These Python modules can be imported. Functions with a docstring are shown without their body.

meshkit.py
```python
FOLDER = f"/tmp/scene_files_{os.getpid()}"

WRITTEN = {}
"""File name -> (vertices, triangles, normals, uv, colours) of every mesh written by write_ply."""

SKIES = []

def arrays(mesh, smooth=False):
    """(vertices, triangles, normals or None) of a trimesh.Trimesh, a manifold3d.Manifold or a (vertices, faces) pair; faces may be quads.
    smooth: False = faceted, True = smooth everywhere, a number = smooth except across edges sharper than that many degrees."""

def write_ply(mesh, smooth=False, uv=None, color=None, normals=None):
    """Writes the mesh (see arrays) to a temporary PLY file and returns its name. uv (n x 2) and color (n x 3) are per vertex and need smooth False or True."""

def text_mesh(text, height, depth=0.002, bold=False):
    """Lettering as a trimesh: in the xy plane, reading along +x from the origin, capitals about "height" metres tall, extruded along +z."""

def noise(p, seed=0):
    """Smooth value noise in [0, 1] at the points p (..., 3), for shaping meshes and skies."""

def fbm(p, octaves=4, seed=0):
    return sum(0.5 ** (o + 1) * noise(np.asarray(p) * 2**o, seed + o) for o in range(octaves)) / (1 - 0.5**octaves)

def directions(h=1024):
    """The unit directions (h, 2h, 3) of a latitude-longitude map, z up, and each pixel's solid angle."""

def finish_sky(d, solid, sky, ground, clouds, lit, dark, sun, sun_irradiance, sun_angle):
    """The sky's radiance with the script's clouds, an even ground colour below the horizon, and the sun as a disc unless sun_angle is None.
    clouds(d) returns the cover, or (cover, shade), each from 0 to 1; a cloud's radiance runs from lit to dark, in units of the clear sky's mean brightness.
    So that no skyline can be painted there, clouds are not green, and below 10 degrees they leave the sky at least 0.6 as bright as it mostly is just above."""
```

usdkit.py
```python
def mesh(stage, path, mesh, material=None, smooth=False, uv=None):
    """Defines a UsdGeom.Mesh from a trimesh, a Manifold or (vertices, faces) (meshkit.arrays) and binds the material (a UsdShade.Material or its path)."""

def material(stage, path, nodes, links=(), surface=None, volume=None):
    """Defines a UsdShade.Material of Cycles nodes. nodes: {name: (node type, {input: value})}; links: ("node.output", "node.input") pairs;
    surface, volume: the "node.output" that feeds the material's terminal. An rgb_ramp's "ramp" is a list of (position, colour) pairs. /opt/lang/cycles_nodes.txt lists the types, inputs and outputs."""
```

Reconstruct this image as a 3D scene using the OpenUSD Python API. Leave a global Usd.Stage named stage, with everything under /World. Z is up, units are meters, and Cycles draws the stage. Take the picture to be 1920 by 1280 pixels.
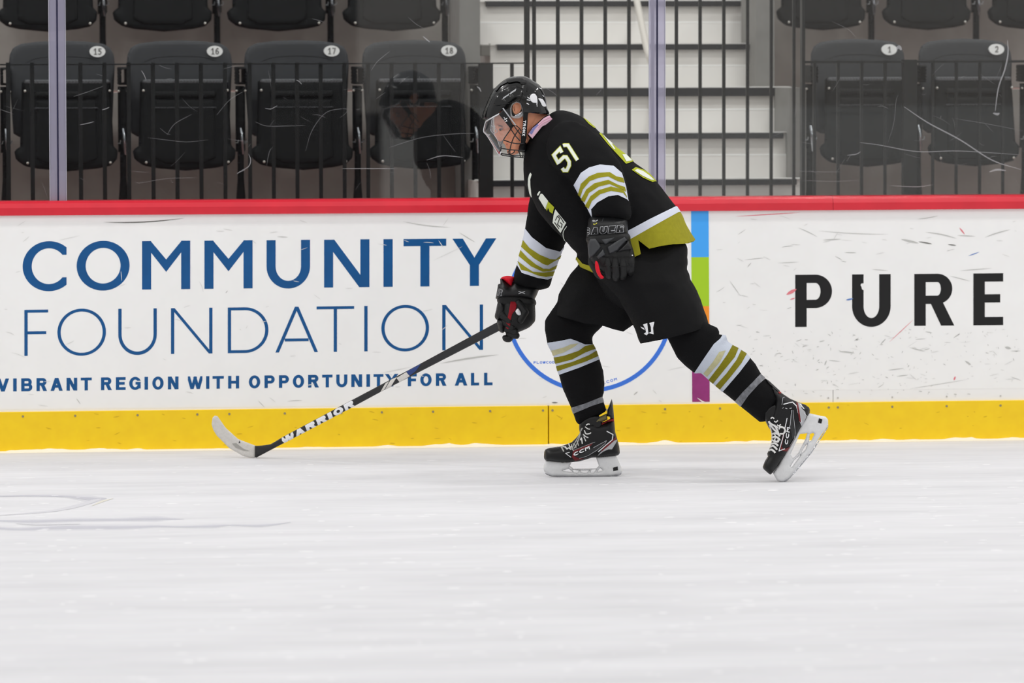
import math, random
import numpy as np, trimesh, usdkit, meshkit
import manifold3d as m3
from pxr import Usd, UsdGeom, UsdLux, UsdShade, Gf, Sdf, Vt
from scipy.spatial import Delaunay
import shapely
from shapely.geometry import Polygon, LineString, Point, box
from shapely import affinity
from shapely.ops import unary_union

stage = Usd.Stage.CreateInMemory()
UsdGeom.SetStageUpAxis(stage, UsdGeom.Tokens.z)
UsdGeom.SetStageMetersPerUnit(stage, 1.0)
UsdGeom.Xform.Define(stage, '/World')
UsdGeom.Scope.Define(stage, '/World/Looks')

# ---------------------------------------------------------------- camera
CAM = np.array([-3.16207, -22.7968, 1.78218]); YAW, PITCH, ROLL, FPX = 0.137823, 0.0577357, -0.0020307, 10000.0
_fw = np.array([math.sin(YAW)*math.cos(PITCH), math.cos(YAW)*math.cos(PITCH), -math.sin(PITCH)])
_r0 = np.array([math.cos(YAW), -math.sin(YAW), 0.0]); _u0 = np.cross(_r0, _fw)
_rt = _r0*math.cos(ROLL)+_u0*math.sin(ROLL); _up = -_r0*math.sin(ROLL)+_u0*math.cos(ROLL)
cam = UsdGeom.Camera.Define(stage, '/World/camera')
cam.AddTransformOp().Set(Gf.Matrix4d(*_rt, 0, *_up, 0, *(-_fw), 0, *CAM, 1))
cam.CreateFocalLengthAttr(FPX/1920*36.0); cam.CreateHorizontalApertureAttr(36.0); cam.CreateVerticalApertureAttr(24.0)
cam.CreateClippingRangeAttr(Gf.Vec2f(0.1, 200)); cam.CreateFStopAttr(3.6); cam.CreateFocusDistanceAttr(21.45)
EXPOSURE = 0.0
cam.CreateExposureAttr(EXPOSURE)

# ---------------------------------------------------------------- light: even arena lighting
dome = UsdLux.DomeLight.Define(stage, '/World/arena_fill')
dome.CreateIntensityAttr(0.21); dome.CreateColorAttr(Gf.Vec3f(1.0, 0.99, 0.985))
LAMP = 30.0
ROWS = {2.6: 0.9, -2.6: 1.5, -9.0: 1.05, -16.0: 0.8, -23.0: 0.7}      # lamp rows and their strength; the first, over the stands, is added to brighten them
lamp_spots = [(x, y) for y in ROWS for x in (-12.0, -4.5, 3.0, 10.5)]

def lamp(i, x, y):
    l = UsdLux.RectLight.Define(stage, '/World/arena_lamp' + (f'_{i:03d}' if i else ''))
    l.AddTranslateOp().Set(Gf.Vec3d(x, y, 9.0))
    l.CreateWidthAttr(1.5); l.CreateHeightAttr(0.7); l.CreateIntensityAttr(LAMP*ROWS[y]); l.CreateColorAttr(Gf.Vec3f(1.0, 0.985, 0.965))
for i, (x, y) in enumerate(lamp_spots):
    lamp(i, x, y)

# ---------------------------------------------------------------- helpers
def ray(px, py):
    return _fw + _rt*((px-960)/FPX) + _up*((640-py)/FPX)
def P(px, py, Y):
    """World point seen at a picture position, on the vertical plane y = Y (arrays welcome)."""
    px, py, Y = (np.asarray(a, float) for a in (px, py, Y))
    d = _fw + _rt*((px[..., None]-960)/FPX) + _up*((640-py[..., None])/FPX)
    return CAM + d*((Y-CAM[1])/d[..., 1])[..., None]
def G(px, py, z=0.0):
    d = ray(px, py); return CAM + d*((z-CAM[2])/d[2])

def lin(c):
    c = np.asarray(c, float)/255.0
    return tuple(np.where(c <= 0.04045, c/12.92, ((c+0.055)/1.055)**2.4))

M = {}
def mat(name, rgb, rough=0.5, spec=0.5, metal=0.0, var=0.0, scale=20.0, bump=0.0, bscale=80.0, coat=0.0, sheen=0.0, rough_diff=0.0, sss=0.0, stretch=None):
    c = lin(rgb)
    nodes = {'p': ('principled_bsdf', {'base_color': c, 'roughness': rough, 'specular_ior_level': spec, 'metallic': metal, 'coat_weight': coat, 'sheen_weight': sheen, 'diffuse_roughness': rough_diff, 'subsurface_weight': sss, 'subsurface_scale': 0.01})}
    links = []
    if var or bump:
        nodes['g'] = ('geometry', {})
        nodes['m'] = ('mapping', {'scale': stretch or (1, 1, 1)})
        links.append(('g.position', 'm.vector'))
    if var:
        nodes['n'] = ('noise_texture', {'scale': scale, 'detail': 5.0, 'roughness': 0.6})
        nodes['r'] = ('rgb_ramp', {'ramp': [(0.3, tuple(max(0, v*(1-var)) for v in c)), (0.7, tuple(min(1, v*(1+var)) for v in c))]})
        links += [('m.vector', 'n.vector'), ('n.fac', 'r.fac'), ('r.color', 'p.base_color')]
    if bump:
        nodes['n2'] = ('noise_texture', {'scale': bscale, 'detail': 3.0})
        nodes['b'] = ('bump', {'strength': bump, 'distance': 0.004})
        links += [('m.vector', 'n2.vector'), ('n2.fac', 'b.height'), ('b.normal', 'p.normal')]
    M[name] = usdkit.material(stage, '/World/Looks/'+name, nodes, links, surface='p.BSDF')
    return M[name]

def glassy(name, tint, opacity, rough=0.02, ior=1.45, body=(200, 200, 215)):
    """Thin clear plastic or glass: mostly see-through, a Fresnel reflection and a little milky body."""
    M[name] = usdkit.material(stage, '/World/Looks/'+name, {
        't': ('transparent_bsdf', {'color': tint}), 'd': ('principled_bsdf', {'base_color': lin(body), 'roughness': 0.3}),
        'mx': ('mix_closure', {'fac': opacity}), 'f': ('fresnel', {'IOR': ior}), 'g': ('glossy_bsdf', {'color': (1, 1, 1), 'roughness': rough}),
        'm2': ('mix_closure', {})}, [('t.BSDF', 'mx.closure1'), ('d.BSDF', 'mx.closure2'), ('mx.closure', 'm2.closure1'), ('g.BSDF', 'm2.closure2'), ('f.fac', 'm2.fac')], surface='m2.closure')
    return M[name]

_used = set()
def numbered(path):
    if path not in _used:
        _used.add(path); return path
    k = 1
    while f'{path}_{k:03d}' in _used: k += 1
    _used.add(f'{path}_{k:03d}'); return f'{path}_{k:03d}'
def tag(prim, label=None, cat=None, group=None, kind=None):
    for k, v in (('label', label), ('category', cat), ('group', group), ('kind', kind)):
        if v: prim.SetCustomDataByKey(k, v)
    return prim
def thing(name, label, cat, loc=(0, 0, 0), group=None, kind=None):
    x = UsdGeom.Xform.Define(stage, numbered('/World/'+name))
    x.AddTranslateOp().Set(Gf.Vec3d(*map(float, loc)))
    p = tag(x.GetPrim(), label, cat, group, kind)
    OFF[str(p.GetPath())] = np.array(loc, float)
    return p
OFF = {}
def arr(mesh):
    if isinstance(mesh, m3.Manifold):
        mm = mesh.to_mesh(); return np.array(mm.vert_properties[:, :3], float), np.array(mm.tri_verts)
    if isinstance(mesh, (tuple, list)): return np.asarray(mesh[0], float), np.asarray(mesh[1])
    return np.asarray(mesh.vertices, float), np.asarray(mesh.faces)
def part(name, mesh, material, parent=None, label=None, smooth=35, cat=None, group=None, kind=None, local=False):
    """One Mesh prim. World coordinates are turned into the thing's own unless local."""
    base = str(parent.GetPath()) if parent is not None else '/World'
    v, f = arr(mesh)
    off = np.zeros(3)
    for k, o in OFF.items():
        if base == k or base.startswith(k+'/'): off = o
    if not local: v = v-off
    m = usdkit.mesh(stage, numbered(base+'/'+name), (v, f), M[material] if isinstance(material, str) else material, smooth=smooth)
    return tag(m.GetPrim(), label, cat, group, kind)

def man(v, f):
    v, f = np.asarray(v, np.float32), np.asarray(f, np.uint32)
    a = m3.Manifold(m3.Mesh(vert_properties=np.ascontiguousarray(v), tri_verts=np.ascontiguousarray(f)))
    if a.volume() < 0 or a.status() != m3.Error.NoError or a.is_empty():
        a = m3.Manifold(m3.Mesh(vert_properties=np.ascontiguousarray(v), tri_verts=np.ascontiguousarray(f[:, ::-1])))
    return a
def cat(*ms):
    vs, fs, n = [], [], 0
    for m in ms:
        v, f = arr(m); vs.append(v); fs.append(f+n); n += len(v)
    return np.vstack(vs), np.vstack(fs)
def boxm(x0, x1, y0, y1, z0, z1, bev=0.0):
    if bev:
        pts = []
        for sx in (0, 1):
            for sy in (0, 1):
                for sz in (0, 1):
                    c = np.array([x1-bev if sx else x0+bev, y1-bev if sy else y0+bev, z1-bev if sz else z0+bev])
                    d = np.array([1 if sx else -1, 1 if sy else -1, 1 if sz else -1])*bev
                    for k in range(3):
                        e = np.zeros(3); e[k] = d[k]; pts.append(c+e)
        return m3.Manifold.hull_points(np.array(pts))
    b = trimesh.creation.box(extents=(x1-x0, y1-y0, z1-z0)); b.apply_translation(((x0+x1)/2, (y0+y1)/2, (z0+z1)/2))
    return b
def capsule(a, b, ra, rb, seg=16):
    s = lambda p, r: m3.Manifold.sphere(r, seg).translate(tuple(map(float, p)))
    return m3.Manifold.batch_hull([s(a, ra), s(b, rb)])
def chain(pts, radii, seg=14):
    return m3.Manifold.batch_boolean([capsule(pts[i], pts[i+1], radii[i], radii[i+1], seg) for i in range(len(pts)-1)], m3.OpType.Add)
def tube(pts, r, n=8, closed=False):
    """Swept round wire through 3-D points."""
    pts = np.asarray(pts, float)
    if closed: pts = np.vstack([pts, pts[:1]])
    t = np.gradient(pts, axis=0)
    if closed: t[0] = t[-1] = pts[1]-pts[-2]
    t /= np.linalg.norm(t, axis=1)[:, None]+1e-12
    ref = np.array([0, 1, 0.0])
    if abs(t[0] @ ref) > 0.9: ref = np.array([1.0, 0, 0])
    rings, a = [], np.linspace(0, 2*math.pi, n, endpoint=False)
    rr = np.broadcast_to(r, (len(pts),))
    nrm = np.cross(t[0], ref)
    for i in range(len(pts)):
        nrm = nrm-t[i]*(nrm@t[i]); nrm /= np.linalg.norm(nrm)
        bn = np.cross(t[i], nrm)
        rings.append(pts[i]+rr[i]*(np.cos(a)[:, None]*nrm+np.sin(a)[:, None]*bn))
    v = np.vstack(rings); f = []
    for i in range(len(pts)-1):
        for k in range(n):
            a0, a1, b0, b1 = i*n+k, i*n+(k+1) % n, (i+1)*n+k, (i+1)*n+(k+1) % n
            f += [(a0, a1, b1), (a0, b1, b0)]
    v = np.vstack([v, pts[:1], pts[-1:]]); c0, c1 = len(v)-2, len(v)-1
    for k in range(n):
        f.append((c0, (k+1) % n, k)); f.append((c1, (len(pts)-1)*n+k, (len(pts)-1)*n+(k+1) % n))
    return v, np.array(f)
def curve(pts, n=40, closed=False):
    """Smooth (Catmull-Rom) path through points of any dimension."""
    p = np.asarray(pts, float)
    q = np.vstack([p[-1:], p, p[:2]]) if closed else np.vstack([2*p[0]-p[1], p, 2*p[-1]-p[-2]])
    segs = len(q)-3; out = []
    per = max(2, n//segs)
    for i in range(segs):
        a, b, c, d = q[i:i+4]
        t = np.linspace(0, 1, per, endpoint=False)[:, None]
        out.append(0.5*((2*b)+(c-a)*t+(2*a-5*b+4*c-d)*t**2+(3*b-a-3*c+d)*t**3))
    if not closed: out.append(p[-1:])
    return np.vstack(out)

def val(f, x, y):
    return np.asarray(f(x, y), float) if callable(f) else np.full(np.shape(x), float(f))
def inflate(pts, W, R, Y, step=5.0, smooth=True, world=P, holes=(), flat=0.0, power=0.5):
    """Rounded solid from a traced outline: half depth W (m) reached R (units of the outline) inside its edge, centred on depth Y."""
    if isinstance(pts, Polygon): poly = pts
    else:
        p = curve(pts, len(pts)*6, True) if smooth else np.asarray(pts, float)
        poly = Polygon(p, [list(h) for h in holes]).buffer(0)
        if poly.geom_type != 'Polygon': poly = max(poly.geoms, key=lambda g: g.area)
    def sample(geom, st):
        out = []
        for g in ([geom] if geom.geom_type == 'Polygon' else list(getattr(geom, 'geoms', []))):
            for ring in [g.exterior]+list(g.interiors):
                n = max(6, int(ring.length/st))
                out += [ring.interpolate(k/n, normalized=True).coords[0] for k in range(n)]
        return np.array(out).reshape(-1, 2)
    b = sample(poly, step*0.7)
    inner = [sample(poly.buffer(-R*q), step) for q in (0.04, 0.14, 0.32, 0.6) if not poly.buffer(-R*q).is_empty]
    x0, y0, x1, y1 = poly.bounds
    gx, gy = np.meshgrid(np.arange(x0, x1, step), np.arange(y0, y1, step))
    gx[::2] += step/2
    g = np.column_stack([gx.ravel(), gy.ravel()])
    core = poly.buffer(-R*0.75)
    shapely.prepare(core)
    if not core.is_empty: g = g[shapely.contains_xy(core, g[:, 0], g[:, 1])]
    else: g = np.zeros((0, 2))
    p = np.vstack([b]+inner+[g])
    _, idx = np.unique(np.round(p, 3), axis=0, return_index=True)
    idx = np.sort(idx); p = p[idx]; nb = int((idx < len(b)).sum())
    tri = Delaunay(p).simplices
    c = p[tri].mean(1)
    pe = poly.buffer(1e-6); shapely.prepare(pe)
    a, bb, cc = p[tri[:, 0]], p[tri[:, 1]], p[tri[:, 2]]
    area = (bb[:, 0]-a[:, 0])*(cc[:, 1]-a[:, 1])-(bb[:, 1]-a[:, 1])*(cc[:, 0]-a[:, 0])
    keep = shapely.contains_xy(pe, c[:, 0], c[:, 1]) & (np.abs(area) > 1e-7)
    tri, area = tri[keep], area[keep]
    tri[area < 0] = tri[area < 0][:, ::-1]
    d = shapely.distance(poly.boundary, shapely.points(p))
    e = np.clip(d/R, 0, 1)
    h = val(W, p[:, 0], p[:, 1])*(1-(1-e)**2)**power+flat
    yc = val(Y, p[:, 0], p[:, 1])
    # rim edges of the kept triangles
    ed = np.vstack([tri[:, [0, 1]], tri[:, [1, 2]], tri[:, [2, 0]]])
    key = {tuple(q): True for q in ed.tolist()}
    rim = [q for q in ed.tolist() if (q[1], q[0]) not in key]
    n = len(p)
    v = np.vstack([world(p[:, 0], p[:, 1], yc-h), world(p[:, 0], p[:, 1], yc+h)])
    f = np.vstack([tri, tri[:, ::-1]+n])
    if flat > 0:
        side = []
        for i, j in rim: side += [(j, i, i+n), (j, i+n, j+n)]
        f = np.vstack([f, np.array(side)])
    else:
        mp = np.arange(2*n)
        for i, j in rim: mp[i+n] = i; mp[j+n] = j
        f = mp[f]
        f = f[(f[:, 0] != f[:, 1]) & (f[:, 1] != f[:, 2]) & (f[:, 0] != f[:, 2])]
    used = np.unique(f); re = np.full(len(v), -1); re[used] = np.arange(len(used))
    return man(v[used], re[f])
def geoms(g):
    if g.is_empty: return []
    return [g] if g.geom_type == 'Polygon' else [q for q in g.geoms if q.geom_type == 'Polygon']
def slab(geom, y0, y1, world=P, step=None):
    """Prism over a picture-plane outline between two depths (a print, a cutter)."""
    out = []
    for g in geoms(geom if not isinstance(geom, (list, np.ndarray)) else Polygon(geom).buffer(0)):
        if step: g = g.segmentize(step)
        t = trimesh.creation.extrude_polygon(g, 1.0)
        v = np.asarray(t.vertices)
        out.append(man(world(v[:, 0], v[:, 1], y0+(y1-y0)*v[:, 2]), t.faces))
    return m3.Manifold.batch_boolean(out, m3.OpType.Add) if len(out) > 1 else out[0]
def relax(v, f, rounds, lam=0.5, mu=-0.52):
    """Taubin smoothing with plain neighbour means (mu = 0: simple averaging)."""
    from scipy.sparse import coo_matrix
    e = np.vstack([f[:, [0, 1]], f[:, [1, 2]], f[:, [2, 0]]]); e = np.vstack([e, e[:, ::-1]])
    A = coo_matrix((np.ones(len(e)), (e[:, 0], e[:, 1])), shape=(len(v), len(v))).tocsr(); A.data[:] = 1.0
    deg = np.asarray(A.sum(1)).ravel(); ok = deg > 2; deg = np.maximum(deg, 1)[:, None]
    v = np.array(v, float)
    for _ in range(rounds):
        for k in (lam, mu):
            if k: v += np.where(ok[:, None], k*((A@v)/deg-v), 0)
    return v
def welded(solid):
    v, f = arr(solid); t = trimesh.Trimesh(v, f, process=True); return np.asarray(t.vertices), np.asarray(t.faces)
def fabric(solid, edge=0.012, rounds=6, amp=0.003, freq=14.0, seed=1, stretch=(1, 1, 1)):
    """Remesh, relax and crease a garment."""
    v, f = welded(solid.refine_to_length(edge))
    if rounds: v = relax(v, f, rounds)
    t = trimesh.Trimesh(v, f, process=False); n = np.asarray(t.vertex_normals)
    q = v*freq*np.asarray(stretch)
    w = meshkit.fbm(q, 3, seed)-0.5+0.5*(np.abs(meshkit.fbm(q*0.6, 2, seed+9)-0.5)*2-0.4)
    return man(v+n*(amp*2*w)[:, None], f)
def grow(solid, d):
    v, f = welded(solid); t = trimesh.Trimesh(v, f, process=False)
    return man(v+np.asarray(t.vertex_normals)*d, f)
class Wear:
    """A garment on which prints, stripes and patches are sewn."""
    def __init__(self, solid): self.s = solid; self.g = {}; self.d = grow(solid, -0.0012)
    def patch(self, geom, y0, y1, lift=0.0015):
        if lift not in self.g: self.g[lift] = grow(self.s, lift)
        return (self.g[lift] ^ slab(geom, y0, y1, step=6.0))-self.d
def pp(pts, o=(0, 0), s=1.0):
    return [(o[0]+x/s, o[1]+y/s) for x, y in pts]
def spoly(pts, o=(0, 0), s=1.0): return Polygon(curve(pp(pts, o, s), len(pts)*5, True)).buffer(0)
def poly(pts, o=(0, 0), s=1.0): return Polygon(pp(pts, o, s)).buffer(0)

# ---- drawn capitals: outlines in a box w x h, baseline 0, stem tv, bar th
def ell(cx, cy, rx, ry, n=64):
    a = np.linspace(0, 2*math.pi, n, endpoint=False)
    return Polygon(np.column_stack([cx+np.cos(a)*rx, cy+np.sin(a)*ry]))
def glyph(c, w, h, tv, th):
    bar = lambda y, a=0, b=None: box(a, y, w if b is None else b, y+th)
    stem = lambda x: box(x, 0, x+tv, h)
    def seg(x0, y0, x1, y1, t): return LineString([(x0, y0), (x1, y1)]).buffer(t/2, cap_style='flat')
    clip = box(-1, 0, w+1, h)
    if c == 'I': return box(0, 0, w, h)
    if c == 'T': return unary_union([bar(h-th), stem((w-tv)/2)])
    if c == 'L': return unary_union([stem(0), bar(0)])
    if c == 'H': return unary_union([stem(0), stem(w-tv), bar((h-th)/2)])
    if c == 'E': return unary_union([stem(0), bar(0), bar(h-th), bar((h-th)*0.52, 0, w*0.9)])
    if c == 'F': return unary_union([stem(0), bar(h-th), bar((h-th)*0.5, 0, w*0.92)])
    if c == 'O': return ell(w/2, h/2, w/2, h/2+h*.012).difference(ell(w/2, h/2, w/2-tv, h/2+h*.012-th))
    if c in 'CG':
        rx = w*0.6 if c == 'C' else w*0.52
        r = ell(rx, h/2, rx, h/2+h*.012).difference(ell(rx, h/2, rx-tv, h/2+h*.012-th))
        if c == 'C': return r.intersection(box(0, -h, w, 2*h)).difference(box(rx, h*0.27, w*2, h*0.73))
        r = r.difference(box(rx, h*0.42, w*2, h*0.70)).intersection(box(0, -h, w, 2*h))
        return unary_union([r, box(w*0.55, h*0.40, w, h*0.40+th), box(w-tv, h*0.1, w, h*0.40+th)])
    if c == 'U':
        rx = w/2; ry = min(h*0.45, w*0.52)
        o = unary_union([box(0, ry, w, h), ell(rx, ry, rx, ry+h*.012)])
        i = unary_union([box(tv, ry, w-tv, h+9), ell(rx, ry, rx-tv, ry-th)])
        return o.difference(i)
    if c == 'D':
        o = unary_union([box(0, 0, w*0.42, h), ell(w*0.42, h/2, w*0.58, h/2)]); o = o.intersection(box(0, 0, w, h))
        i = unary_union([box(tv, th, w*0.42, h-th), ell(w*0.42, h/2, w*0.58-tv, h/2-th).intersection(box(tv, 0, w, h))])
        return o.difference(i)
    if c in 'PRB':
        y0 = h*(0.40 if c == 'P' else 0.43)
        def bowl(a, b, ww):
            ry = (b-a)/2; rx = min(ry, ww*0.55)
            o = unary_union([box(0, a, ww-rx, b), ell(ww-rx, (a+b)/2, rx, ry)])
            i = unary_union([box(tv, a+th, ww-rx, b-th), ell(ww-rx, (a+b)/2, rx-tv, ry-th)])
            return o.difference(i.intersection(box(tv, 0, w, h)))
        if c == 'P': return unary_union([stem(0), bowl(h*0.36, h, w)])
        if c == 'B': return unary_union([stem(0), bowl(h*0.5-th/2, h, w*0.95), bowl(0, h*0.5+th/2, w)])
        leg = Polygon([(w*0.36, y0+th*0.5), (w*0.36+tv*1.1, y0+th*0.5), (w, 0), (w-tv*1.15, 0)])
        return unary_union([stem(0), bowl(h*0.42, h, w*0.95), leg])
    if c == 'N': return unary_union([stem(0), stem(w-tv), Polygon([(0, h), (tv*1.12, h), (w, 0), (w-tv*1.12, 0)])])
    if c == 'M':
        vy = h*0.36
        return unary_union([stem(0), stem(w-tv), Polygon([(0, h), (tv*0.95, h), (w/2, vy+th*1.75), (w-tv*0.95, h), (w, h), (w/2, vy)])])
    if c == 'A':
        k = tv*1.08
        o = unary_union([Polygon([(0, 0), (k, 0), (w/2+k/2, h), (w/2-k/2, h)]), Polygon([(w, 0), (w-k, 0), (w/2-k/2, h), (w/2+k/2, h)])])
        return unary_union([o, box(w*0.22, h*0.24, w*0.78, h*0.24+th)])
    if c == 'V':
        k = tv*1.08; return unary_union([Polygon([(0, h), (k, h), (w/2+k/2, 0), (w/2-k/2, 0)]), Polygon([(w, h), (w-k, h), (w/2-k/2, 0), (w/2+k/2, 0)])])
    if c == 'W':
        k = tv*0.95; q = [(0, h), (w*0.27, 0), (w/2, h*0.85), (w*0.73, 0), (w, h)]
        return unary_union([LineString(q[i:i+2]).buffer(k/2, cap_style='square') for i in range(4)]).intersection(clip)
    if c == 'Y':
        k = tv*1.15; my = h*0.44
        return unary_union([Polygon([(0, h), (k, h), (w/2+tv/2, my), (w/2+tv/2, my-th*.3), (w/2-tv/2, my)]), Polygon([(w, h), (w-k, h), (w/2-tv/2, my), (w/2+tv/2, my)]), box((w-tv)/2, 0, (w+tv)/2, my)])
    if c == 'X':
        k = tv*1.1; return unary_union([Polygon([(0, 0), (k, 0), (w, h), (w-k, h)]), Polygon([(w, 0), (w-k, 0), (0, h), (k, h)])])
    if c == '.': return box(0, 0, tv, tv)
    if c == '1': return unary_union([box(w*0.45, 0, w*0.45+tv, h), Polygon([(0, h*0.72), (w*0.45, h), (w*0.5, h), (w*0.5, h-th*1.3), (0, h*0.72-th*0.8)]), box(w*0.1, 0, w, th*0.8)])
    if c == '2': return unary_union([LineString(curve([(tv/2, h*0.72), (w*0.3, h-th/2), (w*0.72, h*0.93), (w-tv/2, h*0.72), (w*0.7, h*0.42), (tv*0.4, th*0.6)], 30)).buffer(tv/2, cap_style='flat'), bar(0)])
    if c == '5': return unary_union([bar(h-th, w*.1), box(w*.1, h*0.5, w*.1+tv, h), LineString(curve([(w*.1, h*0.55), (w*0.5, h*0.62), (w-tv/2, h*0.33), (w*0.5, th/2), (0, h*0.16)], 30)).buffer(tv/2, cap_style='flat')])
    if c == '6': return unary_union([ell(w/2, h*0.31, w/2, h*0.31).difference(ell(w/2, h*0.31, w/2-tv, h*0.31-th)), LineString(curve([(tv/2, h*0.31), (w*0.18, h*0.68), (w*0.55, h-th/2), (w*0.9, h*0.86)], 24)).buffer(tv/2, cap_style='flat')])
    if c == '7': return unary_union([bar(h-th), Polygon([(w-tv, h-th), (w, h-th), (w*0.5, 0), (w*0.5-tv, 0)])])
    if c == '8': return unary_union([ell(w/2, h*0.27, w/2, h*0.27).difference(ell(w/2, h*0.27, w/2-tv, h*0.27-th)), ell(w/2, h*0.74, w*0.43, h*0.26).difference(ell(w/2, h*0.74, w*0.43-tv, h*0.26-th))])
    raise KeyError(c)
def place(g, x, y, ang=0.0, shear=0.0):
    """Glyph (y up) to the picture plane (y down) at baseline point x, y, turned by ang degrees, slanted by shear."""
    g = affinity.affine_transform(g, [1, shear, 0, -1, 0, 0])
    g = affinity.rotate(g, ang, origin=(0, 0)); return affinity.translate(g, x, y)
def along(text, p0, p1, h, tv, th, gap=0.22, shear=0.0, wide=None, extra={}):
    """Text whose baseline runs from p0 to p1, letters sharing the length."""
    L = math.dist(p0, p1); ang = math.degrees(math.atan2(p1[1]-p0[1], p1[0]-p0[0]))
    rel = [extra.get(c, 0.35 if c in 'I1.' else 1.0) for c in text]
    u = L/(sum(rel)+gap*(len(text)-1)); x = 0.0; out = []
    for c, r in zip(text, rel):
        w = u*r; g = glyph(c, w, h, min(tv, w), th)
        t = math.radians(ang)
        out.append(place(g, p0[0]+x*math.cos(t), p0[1]+x*math.sin(t), ang, shear)); x += w+u*gap
    return unary_union(out)
# ---------------------------------------------------------------- materials
mat('board_white', (246, 246, 245), 0.28, 0.5, var=0.02, scale=3.0)
mat('film_white', (248, 248, 247), 0.32, 0.45, var=0.018, scale=6.0)
mat('film_disc', (255, 255, 255), 0.35, 0.4)
mat('cap_red', (216, 36, 55), 0.24, 0.6, var=0.06, scale=8.0)
mat('kick_yellow', (255, 212, 20), 0.38, 0.45, var=0.05, scale=14.0)
mat('seam_dark', (50, 42, 26), 0.8)
mat('print_blue', (0, 82, 142), 0.35, 0.4, var=0.10, scale=9.0)
mat('print_ring', (62, 122, 228), 0.35, 0.4)
mat('print_sky', (70, 172, 255), 0.35, 0.4); mat('print_green', (170, 212, 36), 0.35, 0.4)
mat('print_orange', (250, 150, 40), 0.35, 0.4); mat('print_magenta', (150, 48, 120), 0.35, 0.4, var=0.12, scale=25.0)
mat('print_black', (12, 12, 14), 0.4, 0.4)
mat('scuff_dark', (112, 112, 108), 0.8); mat('scuff_mid', (196, 196, 193), 0.8); mat('scuff_light', (226, 226, 224), 0.8)
mat('scuff_red', (232, 130, 140), 0.7); mat('scuff_blue', (90, 130, 200), 0.7); mat('scuff_kick', (224, 182, 22), 0.8)
mat('concrete_dark', (178, 175, 170), 0.9, 0.2, var=0.10, scale=5.0, bump=0.2)
mat('concrete_tread', (150, 117, 112), 0.9, 0.2, var=0.12, scale=6.0)
mat('concrete_end', (135, 133, 130), 0.85, 0.3, var=0.10, scale=6.0)
mat('step_paint', (226, 222, 218), 0.6, 0.35, var=0.05, scale=5.0)
mat('step_edge', (242, 239, 236), 0.55, 0.4)
mat('nosing', (44, 44, 47), 0.7, 0.3)
mat('grey_block', (120, 117, 112), 0.8, 0.3)
mat('rail_black', (15, 16, 17), 0.45, 0.4)
mat('rail_pale', (214, 208, 200), 0.4, 0.5)
mat('seat_back', (62, 63, 66), 0.6, 0.25, bump=0.25, bscale=900.0)
mat('seat_pan', (14, 15, 16), 0.6, 0.18, bump=0.12, bscale=700.0)
mat('seat_dark', (8, 9, 10), 0.55, 0.2)
mat('seat_lit_edge', (96, 97, 100), 0.6, 0.25)
mat('seat_seam', (28, 28, 30), 0.8)
mat('chrome', (190, 192, 198), 0.18, 0.5, metal=1.0)
mat('bolt', (215, 212, 205), 0.3, 0.5, metal=0.6)
mat('plate_white', (255, 255, 254), 0.5, 0.4); mat('digit_grey', (96, 92, 90), 0.7)
mat('far_board', (235, 235, 232), 0.4); mat('far_wall', (196, 192, 188), 0.9); mat('far_dark', (30, 28, 28), 0.9); mat('far_seat', (96, 26, 34), 0.6)
glassy('rink_glass', (0.955, 0.97, 0.965), 0.004, 0.0, 1.5)
glassy('edge_strip', (0.80, 0.79, 0.88), 0.30, 0.08, 1.45, body=(226, 222, 246))
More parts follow.
